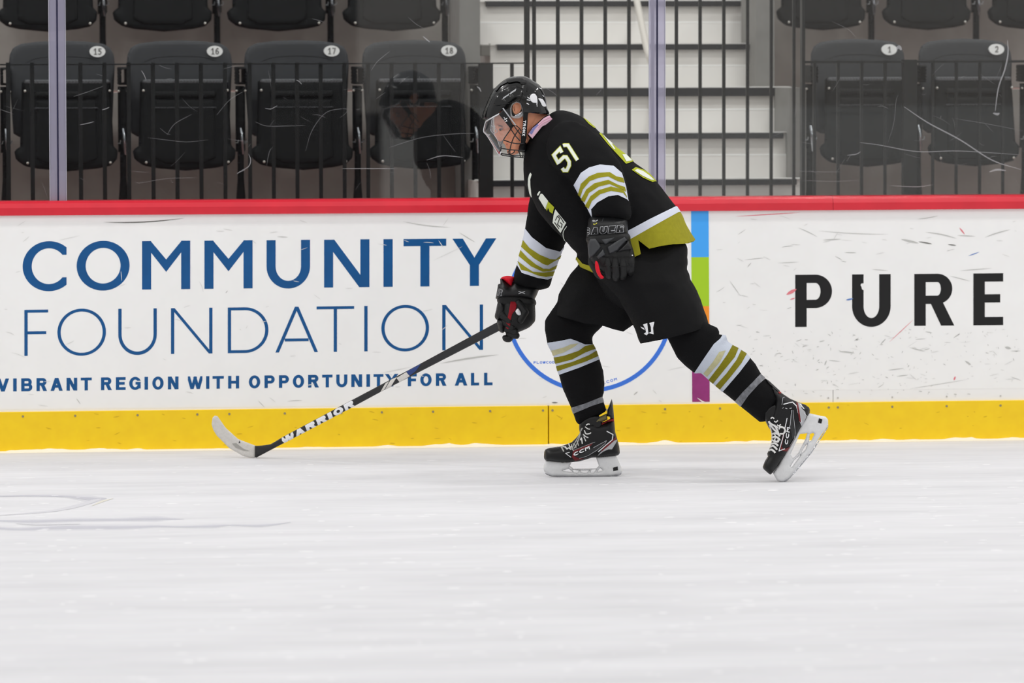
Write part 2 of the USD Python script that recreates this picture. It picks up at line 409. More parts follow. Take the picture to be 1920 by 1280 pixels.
mat('strip_gap', (24, 22, 66), 0.6); mat('strip_edge', (196, 196, 210), 0.3)
glassy('glass_scratch', (0.9, 0.9, 0.9), 0.15, 0.5, 1.2, body=(230, 230, 234))
glassy('glass_scratch_strong', (0.9, 0.9, 0.9), 0.30, 0.5, 1.2, body=(236, 236, 240))

# ice: white, streaked along the skating direction, with grey under-ice paint near the left boards
mA = usdkit.material(stage, '/World/Looks/ice', {
    'g': ('geometry', {}),
    'm1': ('mapping', {'scale': (0.5, 2.2, 1)}), 'n1': ('noise_texture', {'scale': 1.6, 'detail': 6.0, 'roughness': 0.62}),
    'r1': ('rgb_ramp', {'ramp': [(0.32, lin((211, 211, 214))), (0.5, lin((219, 219, 222))), (0.7, lin((226, 226, 229)))]}),
    'm2': ('mapping', {'scale': (3.0, 9.0, 1), 'rotation': (0, 0, 0.06)}), 'n2': ('noise_texture', {'scale': 7.0, 'detail': 4.0, 'roughness': 0.7}),
    'r2': ('rgb_ramp', {'ramp': [(0.0, (0, 0, 0)), (0.64, (0, 0, 0)), (0.8, (1, 1, 1))]}),
    'mx': ('mix_color', {'blend_type': 'mix', 'b': (0.84, 0.84, 0.85)}),
    'm3': ('mapping', {'scale': (1.2, 6.0, 1)}), 'n3': ('noise_texture', {'scale': 2.6, 'detail': 5.0, 'roughness': 0.7}), 'r3': ('rgb_ramp', {'ramp': [(0.3, (0.955, 0.955, 0.958)), (0.5, (1, 1, 1)), (0.75, (1.02, 1.02, 1.02))]}), 'mu': ('mix_color', {'blend_type': 'multiply', 'fac': 1.0}),
    'b': ('bump', {'strength': 0.12, 'distance': 0.003}),
    'p': ('principled_bsdf', {'roughness': 0.62, 'specular_ior_level': 0.25, 'ior': 1.31, 'diffuse_roughness': 0.5})},
    [('g.position', 'm1.vector'), ('m1.vector', 'n1.vector'), ('n1.fac', 'r1.fac'), ('g.position', 'm2.vector'), ('m2.vector', 'n2.vector'),
     ('n2.fac', 'r2.fac'), ('r2.color', 'mx.fac'), ('g.position', 'm3.vector'), ('m3.vector', 'n3.vector'), ('n3.fac', 'r3.fac'), ('r1.color', 'mu.a'), ('r3.color', 'mu.b'), ('mu.result', 'mx.a'), ('mx.result', 'p.base_color'), ('n2.fac', 'b.height'), ('b.normal', 'p.normal')], surface='p.BSDF')
M['ice'] = mA
mat('ice_paint', (190, 190, 198), 0.7, 0.15, var=0.05, scale=12.0, stretch=(1, 3, 1))
mat('ice_paint_soft', (206, 206, 211), 0.7, 0.15); mat('ice_paint_cream', (220, 217, 204), 0.5, 0.3)
mat('snow_fleck', (234, 234, 236), 0.9, 0.2)
mat('snow', (246, 244, 236), 0.85, 0.2)

# ---------------------------------------------------------------- the ice
ZCAP, ZCB, ZK = 1.07, 1.0126, 0.1728
ice = part('floor', boxm(-22, 16, -26.0, 0.05, -0.03, 0.0), 'ice', label='white scratched ice sheet of the rink', smooth=False, kind='structure')
# painted lines under the ice, by their place on the sheet
def ice_mark(px, w, material, name='ice_marking', jag=0.25, seed=0):
    z0 = 0.0001+0.00008*seed
    rg = np.random.default_rng(seed)
    c = curve(px, 40); n = len(c)
    width = np.interp(np.linspace(0, 1, n), np.linspace(0, 1, len(w)), w)
    wob = np.cumsum(rg.normal(0, 0.12, n)); wob -= np.linspace(wob[0], wob[-1], n)
    a = np.array([G(x, y+q*jag-ww/2, z0) for (x, y), ww, q in zip(c, width, wob)]); b = np.array([G(x, y+q*jag+ww/2, z0) for (x, y), ww, q in zip(c, width, wob)])
    v = np.vstack([a, b]); f = []
    for i in range(n-1): f += [(i, i+n, i+1+n), (i, i+1+n, i+1)]
    v2 = v.copy(); v2[:, 2] = 0.0001
    return np.vstack([v]), np.array(f)
marks = [([(-5, 976), (60, 977), (140, 974.5), (220, 974), (290, 972.5), (345, 973)], [2, 5, 5, 4, 7, 0.5], 'ice_paint'),
         ([(-5, 990), (40, 991.5), (120, 988.5), (230, 988), (300, 986)], [4, 4, 7, 6, 3], 'ice_paint'),
         ([(290, 986), (340, 987), (400, 986), (430, 984), (490, 985), (545, 979)], [3, 2, 5, 1.5, 4, 0.5], 'ice_paint'),
         ([(-5, 930), (60, 929), (120, 930), (170, 935), (200, 934)], [2, 2.5, 3, 8, 1], 'ice_paint'),
         ([(-5, 966), (50, 962), (100, 957), (140, 949), (172, 940), (190, 935)], [1.5, 3, 5, 8, 9, 2], 'ice_paint_soft'),
         ([(172, 948), (190, 940), (212, 934)], [1, 5, 1], 'ice_paint_cream'),
         ([(30, 981), (70, 983), (150, 982)], [1, 3, 1], 'ice_paint_soft')]
marks = [(a, [q*1.7 for q in w], 'ice_paint_soft') for a, w, m in marks if m == 'ice_paint']+[(a, [q*.75 for q in w], m) for a, w, m in marks]
for i, (a, w, m) in enumerate(marks):
    part('ice_marking', ice_mark(a, w, m, seed=i), m, ice, smooth=False, label='pale grey line of the ice marking' if i == 0 else None)

# shavings of snow lying on the ice
rf = np.random.default_rng(8); fl = []
for k in range(520):
    px, py = rf.uniform(-20, 1940), 862+418*rf.random()**1.3
    c = G(px, py); L, w = rf.uniform(0.006, 0.03)*(2.2 if rf.random() < 0.12 else 1), rf.uniform(0.004, 0.02)
    a = np.linspace(0, 2*math.pi, 7, endpoint=False); rr = rf.uniform(0.6, 1.2, 7)
    ring = np.column_stack([c[0]+np.cos(a)*L*rr, c[1]+np.sin(a)*w*rr, np.full(7, 0.0002)])
    fl.append((np.vstack([ring, [c[0], c[1], 0.0014]]), np.array([(q, (q+1) % 7, 7) for q in range(7)])))
part('snow_flecks', cat(*fl), 'snow_fleck', ice, smooth=False, kind='stuff', label='tiny white shavings on the ice')

# ---------------------------------------------------------------- rink boards
XL, XR = -9.0, 8.0
xj = float(P(1562, 740, 0)[0]); xk = float(P(1028, 800, 0)[0]); xj2 = xj-2*2.44
boards = thing('dasher_boards', 'white rink boards with red cap rail and yellow kick plate', 'rink boards', kind='structure')
def span(cuts, g=0.0012):
    c = [XL]+list(cuts)+[XR]
    return [(c[i]+(g if i else 0), c[i+1]-(g if i < len(c)-2 else 0)) for i in range(len(c)-1)]
for i, (a, b) in enumerate(span([xj2, xj])):
    part('board_panel', boxm(a, b, 0.0, 0.10, ZK, ZCB), 'board_white', boards, smooth=False)
for i, (a, b) in enumerate(span([xk-2.44, xk, xk+2.44], 0.0022)):
    part('kick_plate', boxm(a, b, -0.010, 0.02, -0.005, ZK, 0.002), 'kick_yellow', boards, smooth=False, label='yellow kick plate' if i == 0 else None)
part('backing', boxm(XL, XR, 0.02, 0.09, 0.0, ZK), 'seam_dark', boards, smooth=False)
prof = Polygon([(-0.014, ZCB), (-0.014, ZCB+0.030), (-0.004, ZCAP-0.010), (0.010, ZCAP-0.001), (0.03, ZCAP), (0.125, ZCAP), (0.125, ZCB)]).buffer(0.002, quad_segs=4)
for i, (a, b) in enumerate(span([xj-0.004, xj-2.44*2], 0.0008) if False else span([xj2-0.004, xj-0.004], 0.0008)):
    t = trimesh.creation.extrude_polygon(prof, b-a); v = np.asarray(t.vertices)
    part('cap_rail', man(np.column_stack([a+v[:, 2], v[:, 0], v[:, 1]]), t.faces), 'cap_red', boards, smooth=30, label='red cap rail' if i == 0 else None)
# screws of the kick plate and lower panel edge
def dot(px, py, r, y=-0.0105):
    c = P(px, py, y); s = trimesh.creation.cylinder(radius=r, height=0.0025, sections=10)
    v = np.asarray(s.vertices); return np.column_stack([v[:, 0], v[:, 2], v[:, 1]])+c, s.faces
mat('screw', (150, 138, 104), 0.5, 0.5); mat('screw_pale', (196, 194, 190), 0.5)
kick_top = lambda x: 771.9-0.0114*x
for x in (43, 141, 258, 370, 430, 534, 640, 716, 812, 919, 1018, 1036, 1137, 1247, 1350, 1460, 1554, 1571, 1673, 1775, 1876):
    part('screw', dot(x, kick_top(x)+(9 if x < 1440 else 9.5), 0.0052), 'screw', boards, smooth=False)
for x in (1553, 1571, 1673, 1775, 1876):
    part('screw', dot(x, kick_top(x)-8.5, 0.004, -0.0008), 'screw_pale', boards, smooth=False)
# snow scraped up along the foot of the boards
xs = np.arange(XL, XR, 0.012); rg = np.random.default_rng(4)
hh = 0.005+0.012*np.clip(meshkit.fbm(np.column_stack([xs*9, xs*0, xs*0]), 4, 3)-0.42, 0, 1)*2.2
rows = [(-0.010, 1.0), (-0.018, 0.8), (-0.032, 0.35), (-0.06, 0.0)]
v = np.vstack([np.column_stack([xs, np.full(len(xs), y), hh*k+0.0003]) for y, k in rows]); n = len(xs)
f = np.array([q for r in range(3) for i in range(n-1) for q in ((r*n+i, (r+1)*n+i, (r+1)*n+i+1), (r*n+i, (r+1)*n+i+1, r*n+i+1))])
part('snow_ridge', (v, f), 'snow', boards, smooth=60, kind='stuff', label='scraped snow along the foot of the boards')

# adverts: printed films on the panels, lettering laid on them
def film(pts, material, parent, name, y0=0.0002, y1=-0.0006, **k):
    return part(name, slab(Polygon(pts), y0, y1, step=60), material, parent, smooth=False, **k)
cb = lambda x: 403.2-0.00675*x
ad1 = film([(-60, cb(-60)+0.6), (1292, cb(1292)+0.6), (1293, 754.5), (-60, 768)], 'film_white', boards, 'advert_film', label='white advert film with blue lettering')
ad2 = film([(1332, cb(1332)+0.6), (2000, cb(2000)+0.6), (2000, 727), (1332, 733)], 'film_white', boards, 'advert_film', label='white advert film with black lettering')
def word(letters, base, cap, tv, th, parent, material, label):
    gs = []
    for c, x0, x1 in letters:
        xm = (x0+x1)/2; yb, yt = base(xm), cap(xm); sl = base(1)-base(0)
        g = affinity.affine_transform(glyph(c, x1-x0, yb-yt, tv, th), [1, 0, sl, -1, x0, yb-sl*(x1-x0)/2])
        gs.append(g)
    part('lettering', slab(unary_union(gs), -0.0006, -0.0011), material, parent, smooth=False, label=label)
ln = lambda x0, y0, x1, y1: (lambda x: y0+(y1-y0)*(x-x0)/(x1-x0))
word([('C', 42.5, 124.8), ('O', 143.7, 243), ('M', 266.4, 356.7), ('M', 383.3, 473.6), ('U', 499.8, 581.4), ('N', 607.7, 692.7), ('I', 719, 736.3), ('T', 756.7, 836.7), ('Y', 848.3, 930.7)],
     ln(267, 542.7, 890, 535.8), ln(267, 451.8, 890, 447), 17, 13.3, ad1, 'print_blue', 'bold blue COMMUNITY lettering')
word([('F', 45.7, 90.3), ('O', 107.6, 198.7), ('U', 221.8, 294), ('N', 320.6, 398.4), ('D', 427.1, 503.3), ('A', 516.3, 596.3), ('T', 593.6, 664), ('I', 683, 689.2), ('O', 715, 804.5), ('N', 829.2, 905.7)],
     ln(49, 667, 686, 658.5), ln(49, 580.7, 686, 573.3), 6.2, 5.4, ad1, 'print_blue', 'thin blue FOUNDATION lettering')
small = 'V -6 17,I 24.7 31.3,B 39.8 60.6,R 68.5 88.2,A 94.8 117.7,N 124.8 144.8,T 151.4 172,R 189.4 209.8,E 217.3 235.6,G 242.3 263.8,I 271 277.6,O 285.6 306.8,N 314.8 334.7,W 353.3 378.5,I 386.5 392.6,T 398.5 419.7,H 427.7 448.4,O 466.6 487.9,P 495.9 515,P 523 541.8,O 549 570.2,R 577.7 598,T 604 623.4,U 630.5 651.3,N 658.7 679,I 687 693.8,T 700.4 719,Y 721.6 747,F 764.7 781.4,O 788 809.3,R 817.3 837.2,A 852.6 876.3,L 883 898.3,L 907.6 923.5'
sm = [(q.split()[0], float(q.split()[1]), float(q.split()[2])) for q in small.split(',')]
base, cap = ln(20, 733.5, 915, 722), ln(20, 709.3, 915, 698.6)
groups = [('VIBRANT', 0, 7), ('REGION', 7, 13), ('WITH', 13, 17), ('OPPORTUNITY', 17, 28), ('FOR', 28, 31), ('ALL', 31, 34)]
for wd, a, b in groups: word(sm[a:b], base, cap, 6.2, 5.2, ad1, 'print_blue', f'small blue {wd} lettering')
pg = [('P', 1491, 1560), ('U', 1597.7, 1670), ('R', 1714.3, 1789.3), ('E', 1825, 1881)]
word(pg, ln(1500, 612.7, 1850, 609.5), ln(1500, 515, 1850, 512.3), 21.5, 15.5, ad2, 'print_black', 'bold black PURE lettering')
part('print_chip', slab(Polygon(pp([(1020, 452), (1003, 455), (1001, 466), (1006, 472), (1008, 484), (1014, 491), (1020, 489)], (1280, 380), 3)), -0.0011, -0.0013), 'film_white', ad2, smooth=False, label='chipped bit of the letter U')
# round blue-rimmed sticker (its code is left out)
disc = part('round_sticker', slab(ell(1105, 578, 154, 154), -0.0006, -0.0009), 'film_disc', ad1, smooth=False, label='round white sticker with a blue rim')
part('sticker_rim', slab(ell(1105, 578, 157.5, 157.5, 96).difference(ell(1105, 578, 149.5, 149.5, 96)), -0.0009, -0.0012), 'print_ring', ad1, smooth=False, label='blue rim of the round sticker')
part('lettering', slab(along('FLOWCODE', (1000.5, 682), (1046, 681.2), 4.8, 1.2, 1.1, 0.3), -0.0009, -0.0012), 'print_ring', ad1, smooth=False, label='tiny blue FLOWCODE lettering')
part('lettering', slab(along('.COM', (1134, 719.5), (1157.5, 712.5), 5.0, 1.2, 1.1, 0.3), -0.0009, -0.0012), 'print_ring', ad1, smooth=False, label='tiny blue .COM lettering')
# column of colour blocks
cols = [((395.4, 482), 'print_sky', 'sky blue block'), ((482, 574), 'print_green', 'lime green block'), ((574, 664), 'print_orange', 'orange block'), ((664, 753.3), 'print_magenta', 'magenta block')]
for (a, b), m, lb in cols:
    part('colour_block', slab(Polygon([(1295.8+(a-395)*.006, a), (1328.6+(a-395)*.006, a-0.3), (1328.6+(b-395)*.006, b-0.3), (1295.8+(b-395)*.006, b)]), 0.0002, -0.0009), m, boards, smooth=False, label=lb)
part('tear', slab(Polygon(pp([(155, 845), (175, 855), (215, 880), (250, 893), (210, 893)], (1280, 600), 5.82)), -0.0009, -0.0011), 'film_white', boards, smooth=False)

# puck and stick marks: thin smears lying on the panels
def smear(px, py, L, w, ang, bend, y=-0.0013):
    t = np.linspace(-0.5, 0.5, 9); c, s = math.cos(ang), math.sin(ang)
    u = t*L; vv = bend*L*(t*t-0.08)
    wd = w*(1-(2*np.abs(t))**2.2)+0.12
    top = np.column_stack([px+u*c-(vv-wd/2)*-s*-1, py+u*s+(vv-wd/2)*c]); bot = np.column_stack([px+u*c-(vv+wd/2)*-s*-1, py+u*s+(vv+wd/2)*c])
    v = P(np.r_[top[:, 0], bot[:, 0]], np.r_[top[:, 1], bot[:, 1]], y); n = 9
    f = [q for i in range(n-1) for q in ((i, i+1+n, i+n), (i, i+1, i+1+n))]
    return v, np.array(f)[:, ::-1]
R = np.random.default_rng(11)
bins = {'scuff_dark': [], 'scuff_mid': [], 'scuff_light': [], 'scuff_red': [], 'scuff_blue': [], 'scuff_kick': []}
tr = [  # traced: x, y, length, width, angle, bend, material
    (270, 415, 150, 2.6, -0.05, -0.09, 'scuff_dark'), (1740, 408, 40, 1.5, -0.16, -0.1, 'scuff_mid'), (1765, 440, 60, 2.5, 0.2, 0.12, 'scuff_mid'), (1735, 455, 26, 3, 0.17, 0.05, 'scuff_dark'),
    (1785, 459, 16, 2.6, 0.12, 0, 'scuff_dark'), (1706, 452, 34, 5, 0.22, 0, 'scuff_mid'), (1870, 437, 50, 2.4, -0.3, 0.1, 'scuff_mid'), (1812, 442, 34, 2, 0.05, 0, 'scuff_mid'), (1600, 437, 130, 1.4, 0.05, -0.05, 'scuff_mid'),
    (1515, 435, 40, 1.6, 0.45, 0.1, 'scuff_mid'), (1560, 449, 34, 2.2, -0.05, 0, 'scuff_mid'), (1440, 402, 120, 2.0, -0.06, 0, 'scuff_red'), (1804, 433, 16, 3.2, 0.9, 0, 'scuff_red'), (1415, 485, 38, 1.4, -0.1, 0, 'scuff_mid'), (1478, 492, 40, 1.2, -0.05, 0, 'scuff_mid'),
    (1378, 540, 34, 1.4, 0.95, 0, 'scuff_mid'), (1484, 547, 22, 8, -0.5, 0, 'scuff_red'), (1486, 560, 10, 3, -0.3, 0, 'scuff_red'), (1593, 561, 14, 4, -0.2, 0, 'scuff_blue'), (1690, 620, 60, 1.3, -0.75, 0, 'scuff_red'), (1656, 640, 14, 2.4, -0.8, 0, 'scuff_mid'),
    (1720, 655, 30, 2, 0.25, 0, 'scuff_mid'), (1588, 660, 30, 3, 0.1, 0.1, 'scuff_mid'), (1680, 692, 30, 1.8, -0.12, 0, 'scuff_mid'), (1692, 704, 22, 1.8, -0.12, 0, 'scuff_mid'), (1790, 709, 8, 4, -1.2, 0, 'scuff_red'), (1760, 720, 110, 1.1, -0.16, 0, 'scuff_mid'), (1815, 680, 14, 4, 0.6, 0, 'scuff_mid'),
    (1548, 680, 10, 3, -1.2, 0, 'scuff_mid'), (1830, 505, 60, 1.6, -0.08, 0, 'scuff_mid'), (1800, 522, 40, 1.6, 0.25, 0, 'scuff_mid'), (1650, 506, 30, 1.4, 0.08, 0, 'scuff_mid'), (1890, 652, 12, 6, 0.2, 0, 'scuff_mid'), (1826, 476, 22, 2, -0.35, 0, 'scuff_blue'),
    (880, 672, 110, 3.6, -0.15, 0.05, 'scuff_mid'), (745, 693, 60, 1.6, -0.2, 0, 'scuff_light'), (840, 475, 60, 1.2, -0.45, 0, 'scuff_light'), (800, 422, 90, 2, 0.12, -0.1, 'scuff_mid'), (876, 445, 36, 1.6, 0.55, 0, 'scuff_mid'), (530, 444, 20, 2, 0.05, 0, 'scuff_mid'), (553, 751, 28, 1.4, -0.05, 0.1, 'scuff_mid'), (490, 757, 18, 1.2, 0.8, 0, 'scuff_mid'),
    (147, 752, 14, 1.4, 0.95, 0.15, 'scuff_mid'), (80, 760, 20, 1.2, 0.15, 0, 'scuff_light'), (130, 446, 40, 1.2, -0.22, 0, 'scuff_light'), (378, 537, 22, 1.4, 1.2, 0.3, 'scuff_light'), (425, 547, 6, 1.6, -0.9, 0, 'scuff_mid'), (35, 665, 30, 1.2, 0.35, 0.2, 'scuff_light'), (1192, 737, 10, 3, -0.7, 0, 'scuff_mid'), (1270, 690, 40, 1.2, -0.2, 0.1, 'scuff_light'), (1040, 754.5, 12, 3, 0.02, 0, 'scuff_dark')]
for x, y, L, w, a, b, m in tr: bins[m].append(smear(x, y, L, w*0.75, a, b, -0.0015))
for k in range(150):
    x, y = R.uniform(1340, 1916), R.uniform(400, 742)
    if R.random() < 0.3: y = R.uniform(600, 742)
    if 505 < y < 620 and x > 1480: continue
    bins['scuff_light' if R.random() < 0.72 else 'scuff_mid'].append(smear(x, y, R.uniform(4, 24), R.uniform(0.5, 1.5), R.normal(-0.05, 0.35), R.normal(0, 0.08), -0.0014))
for k in range(240):
    x, y = R.uniform(1340, 1916), R.uniform(615, 742)
    bins['scuff_mid' if R.random() < 0.6 else 'scuff_light'].append(smear(x, y, R.uniform(1.5, 7), R.uniform(0.4, 1.3), R.normal(0, 0.9), R.normal(0, 0.1), -0.0014))
for k in range(70):
    bins['scuff_light'].append(smear(R.uniform(0, 1290), R.uniform(410, 755), R.uniform(4, 20), R.uniform(0.6, 1.4), R.normal(0, 0.5), R.normal(0, 0.1), -0.0014))
for k in range(60):
    x = R.uniform(0, 1918); bins['scuff_kick'].append(smear(x, kick_top(x)+R.uniform(5, 70), R.uniform(3, 14), R.uniform(0.6, 1.8), R.normal(0, 0.35), R.normal(0, 0.1), -0.0106))
for m, ms in bins.items(): part('scuff_marks', cat(*ms), m, boards, smooth=False, kind='stuff', label={'scuff_red': 'pink puck streaks', 'scuff_kick': 'dark scuffs on the yellow kick plate'}.get(m))

# ---------------------------------------------------------------- glass above the boards
GY0, GY1 = 0.055, 0.067
seamL, seamR = float(P(108.5, 300, GY0)[0]), float(P(1231.5, 200, GY0)[0])
ZT = 2.55
pitch = seamR-seamL
panes = []
for i, (a, b, lb) in enumerate([(seamL-pitch, seamL, 'clear glass pane left of the leftmost bluish joint strip'), (seamL, seamR, 'clear glass pane between the two bluish joint strips'), (seamR, seamR+pitch, 'clear glass pane right of the joint strip by the stairs')]):
    t = thing('rink_glass', lb, 'glass', ((a+b)/2, GY0, ZCAP))
    part('pane', boxm(a+0.003, b-0.003, GY0, GY1, ZCAP, ZT), 'rink_glass', t, smooth=False)
    panes.append(t)
for i, (x, lb) in enumerate([(seamL, 'bluish clear joint strip between glass panes in front of seat 15'), (seamR, 'bluish clear joint strip between glass panes in front of the stairs')]):
    t = thing('glass_joint', lb, 'glass joint', (x, GY0, ZCAP))
    for s in (-1, 1):
        part('joint_strip', boxm(min(x+s*0.0035, x+s*0.034), max(x+s*0.0035, x+s*0.034), GY0-0.012, GY0-0.001, ZCAP, ZT, 0.002), 'edge_strip', t, smooth=False)
        part('strip_edge', boxm(min(x+s*0.034, x+s*0.0362), max(x+s*0.034, x+s*0.0362), GY0-0.013, GY0-0.001, ZCAP, ZT), 'strip_edge', t, smooth=False)
    part('joint_gap', boxm(x-0.0034, x+0.0034, GY0-0.006, GY0-0.001, ZCAP, ZT), 'strip_gap', t, smooth=False)
def scratch(px, w, seed=0):
    c = curve(px, 30); n = len(c); tt = np.linspace(0, 1, n)
    d = np.gradient(c, axis=0); d /= np.linalg.norm(d, axis=1)[:, None]; nr = np.column_stack([-d[:, 1], d[:, 0]])
    ww = (0.75*w*(np.sin(math.pi*np.clip(tt, 0.02, 0.98))**0.4)*0.5)[:, None]
    a, b = c+nr*ww, c-nr*ww
    v = P(np.r_[a[:, 0], b[:, 0]], np.r_[a[:, 1], b[:, 1]], GY0-0.0006)
    f = [q for i in range(n-1) for q in ((i, i+n, i+1), (i+1, i+n, i+1+n))]
    return v, np.array(f)
sc = [  # strong, then faint
    [[(1560, 262), (1563, 195), (1680, 180), (1690, 176)][:0] or [(1695, 200), (1740, 230), (1800, 262), (1860, 300), (1915, 318)], 3.2], [[(1889, 75), (1890, 100), (1884, 130), (1872, 165), (1866, 208)], 3.6],
    [[(1862, 212), (1870, 214), (1874, 212)], 6], [[(1612, 267), (1650, 272), (1720, 284), (1800, 283), (1912, 290)], 1.8], [[(1588, 291), (1605, 289), (1614, 284)], 2.2], [[(1505, 338), (1560, 340), (1610, 338)], 1.5], [[(1670, 348), (1720, 350), (1750, 346)], 1.8], [[(1855, 322), (1870, 318), (1886, 320)], 5],
    [[(1680, 92), (1686, 88), (1690, 94)], 8], [[(793, 68), (800, 74), (806, 79)], 3], [[(696, 132), (708, 115), (731, 96)], 1.6], [[(728, 277), (790, 258), (850, 251), (890, 250)], 1.6], [[(573, 283), (585, 245), (610, 212), (640, 204), (660, 206)], 1.4], [[(478, 228), (500, 236), (540, 236), (572, 235)], 1.5], [[(497, 203), (508, 204), (520, 198)], 1.8],
    [[(640, 316), (690, 316), (745, 316)], 2], [[(800, 300), (830, 292), (868, 295)], 2], [[(265, 132), (270, 140), (274, 150)], 1.8], [[(277, 258), (310, 262), (350, 266), (390, 262)], 1.2], [[(313, 253), (328, 232), (360, 214)], 1.4], [[(406, 216), (430, 188), (455, 172)], 1.4], [[(452, 320), (466, 312), (470, 300), (466, 288)], 2], [[(460, 318), (450, 322), (444, 326)], 2],
    [[(138, 181), (165, 172), (195, 161)], 1.4], [[(150, 234), (165, 231), (176, 228)], 1.8], [[(191, 206), (198, 204), (205, 201)], 2.2], [[(255, 345), (310, 335), (370, 333)], 1.2], [[(500, 310), (505, 285), (512, 275)], 1.2], [[(0, 205), (12, 209), (26, 214)], 1.6], [[(555, 150), (560, 152), (566, 158)], 2], [[(585, 35), (600, 39), (610, 43)], 1.5], [[(765, 32), (780, 45), (800, 56)], 1.2], [[(800, 305), (806, 320), (808, 335)], 1.2],
    [[(894, 162), (899, 166), (902, 172)], 3.5], [[(300, 240), (312, 250), (320, 252)], 1], [[(1490, 320), (1530, 322), (1580, 322)], 1.2], [[(1645, 200), (1655, 199), (1666, 204)], 1.4], [[(1664, 270), (1676, 230), (1680, 190), (1684, 178)], 1.1], [[(1560, 40), (1590, 55), (1604, 68)], 1.1], [[(1020, 163), (1035, 172), (1045, 180)], 1.1], [[(1110, 310), (1140, 312), (1170, 316)][:0] or [(1118, 178), (1124, 172), (1128, 168)], 1.1], [[(1790, 222), (1850, 232), (1918, 245)], 1.1]]
strong = [scratch(a, w) for a, w in sc if w >= 1.8]; weak = [scratch(a, w) for a, w in sc if w < 1.8]
for k in range(60):
    x, y = (R.uniform(0, 900) if R.random() < 0.5 else R.uniform(1450, 1918)), R.uniform(120, 365); a = R.normal(0.1, 0.9); L = R.uniform(6, 40)
    weak.append(scratch([(x, y), (x+L*.5*math.cos(a), y+L*.5*math.sin(a)+R.normal(0, 1.5)), (x+L*math.cos(a), y+L*math.sin(a))], R.uniform(0.5, 1.0)))
# the rightmost pane carries the marks right of the joint, the middle pane the others
def split(ms):
    l = [m for m in ms if m[0][:, 0].mean() < seamL]; r = [m for m in ms if m[0][:, 0].mean() > seamR]; c = [m for m in ms if seamL <= m[0][:, 0].mean() <= seamR]
    return l, c, r
for ms, m in ((strong, 'glass_scratch_strong'), (weak, 'glass_scratch')):
    for t, q in zip(panes, split(ms)):
        if q: part('scratches', cat(*q), m, t, smooth=False, kind='stuff', label='white scratches on the glass')

# ---------------------------------------------------------------- stands behind the glass
Y_RAIL, Y_PAN1, Y_BACK1, Y_RISE1, ROW = 1.0, 1.52, 1.70, 1.95, 0.88
S1 = 1/float(np.linalg.norm(P(558, 150, Y_BACK1)-P(557, 150, Y_BACK1)))     # picture units per metre there
z2 = float(P(1200, 170, Y_RISE1)[2]); RISE = 0.645; z1 = z2-RISE; z3 = z2+RISE
xl, xr = float(P(912, 170, Y_RISE1)[0]), float(P(1484, 170, Y_RISE1)[0])
def terrace(name, a, b, lb):
    t = thing(name, lb, 'concrete terrace', (a, 0, 0), kind='structure')
    part('riser', boxm(a, b, Y_RISE1, Y_RISE1+0.12, 0.0, z2), 'concrete_dark', t, smooth=False)
    part('tread', boxm(a, b, Y_RISE1+0.12, Y_RISE1+ROW, z2-0.15, z2), 'concrete_tread', t, smooth=False)
    part('riser', boxm(a, b, Y_RISE1+ROW, Y_RISE1+ROW+0.12, z2-0.15, z3), 'concrete_dark', t, smooth=False)
    part('tread', boxm(a, b, Y_RISE1+ROW+0.12, Y_RISE1+2*ROW, z3-0.15, z3), 'concrete_tread', t, smooth=False)
    part('tread', boxm(a, b, 0.2, Y_RISE1, z1-0.15, z1), 'concrete_tread', t, smooth=False)
    part('riser', boxm(a, b, Y_RISE1+2*ROW, Y_RISE1+2*ROW+0.12, z3-.15, z3+1.2), 'concrete_dark', t, smooth=False)
terrace('wall_terrace', XL-2, xl-0.03, 'dark grey concrete terrace under the left seats')
terrace('wall_terrace', xr+0.03, XR+2, 'dark grey concrete terrace under the right seats')
# aisle stairs
st = thing('stairs', 'pale grey aisle stairs with black edge strips behind the railing', 'stairs', (xl, Y_RISE1, z1), kind='structure')
steps = [(342, -2, 905, 1492), (255, -1, 905, 1467), (170, 0, 912, 1451), (88, 1, 931, 1417), (7, 2, 910, 1392), (-76, 3, 905, 1370)]
TR = ROW/3
for py, k, a, b in steps:
    y = Y_RISE1+k*TR; z = float(P(1200, py-4, y)[2]); a0 = float(P(a, py, y)[0]); b0 = float(P(b, py, y)[0])
    wide = (k == 0)
    l0, r0 = (a0-0.03, b0+(0.08 if wide else 0.03))
    part('step', boxm(l0, r0, y, y+TR+0.25, z-0.205, z), 'step_paint', st, smooth=False)
    part('step_plate', boxm(l0, r0-0.002, y-0.012, y, z-0.218, z-0.094), 'step_edge', st, smooth=False)
    part('step_lip', boxm(l0, r0, y-0.014, y-0.012, z-0.102, z-0.097), 'plate_white', st, smooth=False)
    hN = 0.037 if wide else 0.024
    part('edge_strip', boxm(a0+.002, b0, y-0.026, y+0.05, z-hN, z+0.003, 0.002), 'nosing', st, smooth=False, label='black edge strip' if k == -2 else None)
    part('step_lip', boxm(l0, r0, y-0.02, y+0.06, z+0.003, z+0.007), 'step_edge', st, smooth=False)
for (x0, y0, x1, y1), yy in (((883, 2, 898.5, 20), Y_RISE1+2*TR), ((901, 84, 919.5, 105), Y_RISE1+TR)):
    a, b = P(x0, y1, yy-0.02), P(x1, y0, yy-0.02)
    part('end_block', boxm(a[0], b[0], yy-0.02, yy+0.2, a[2], b[2], 0.004), 'grey_block', st, smooth=False)
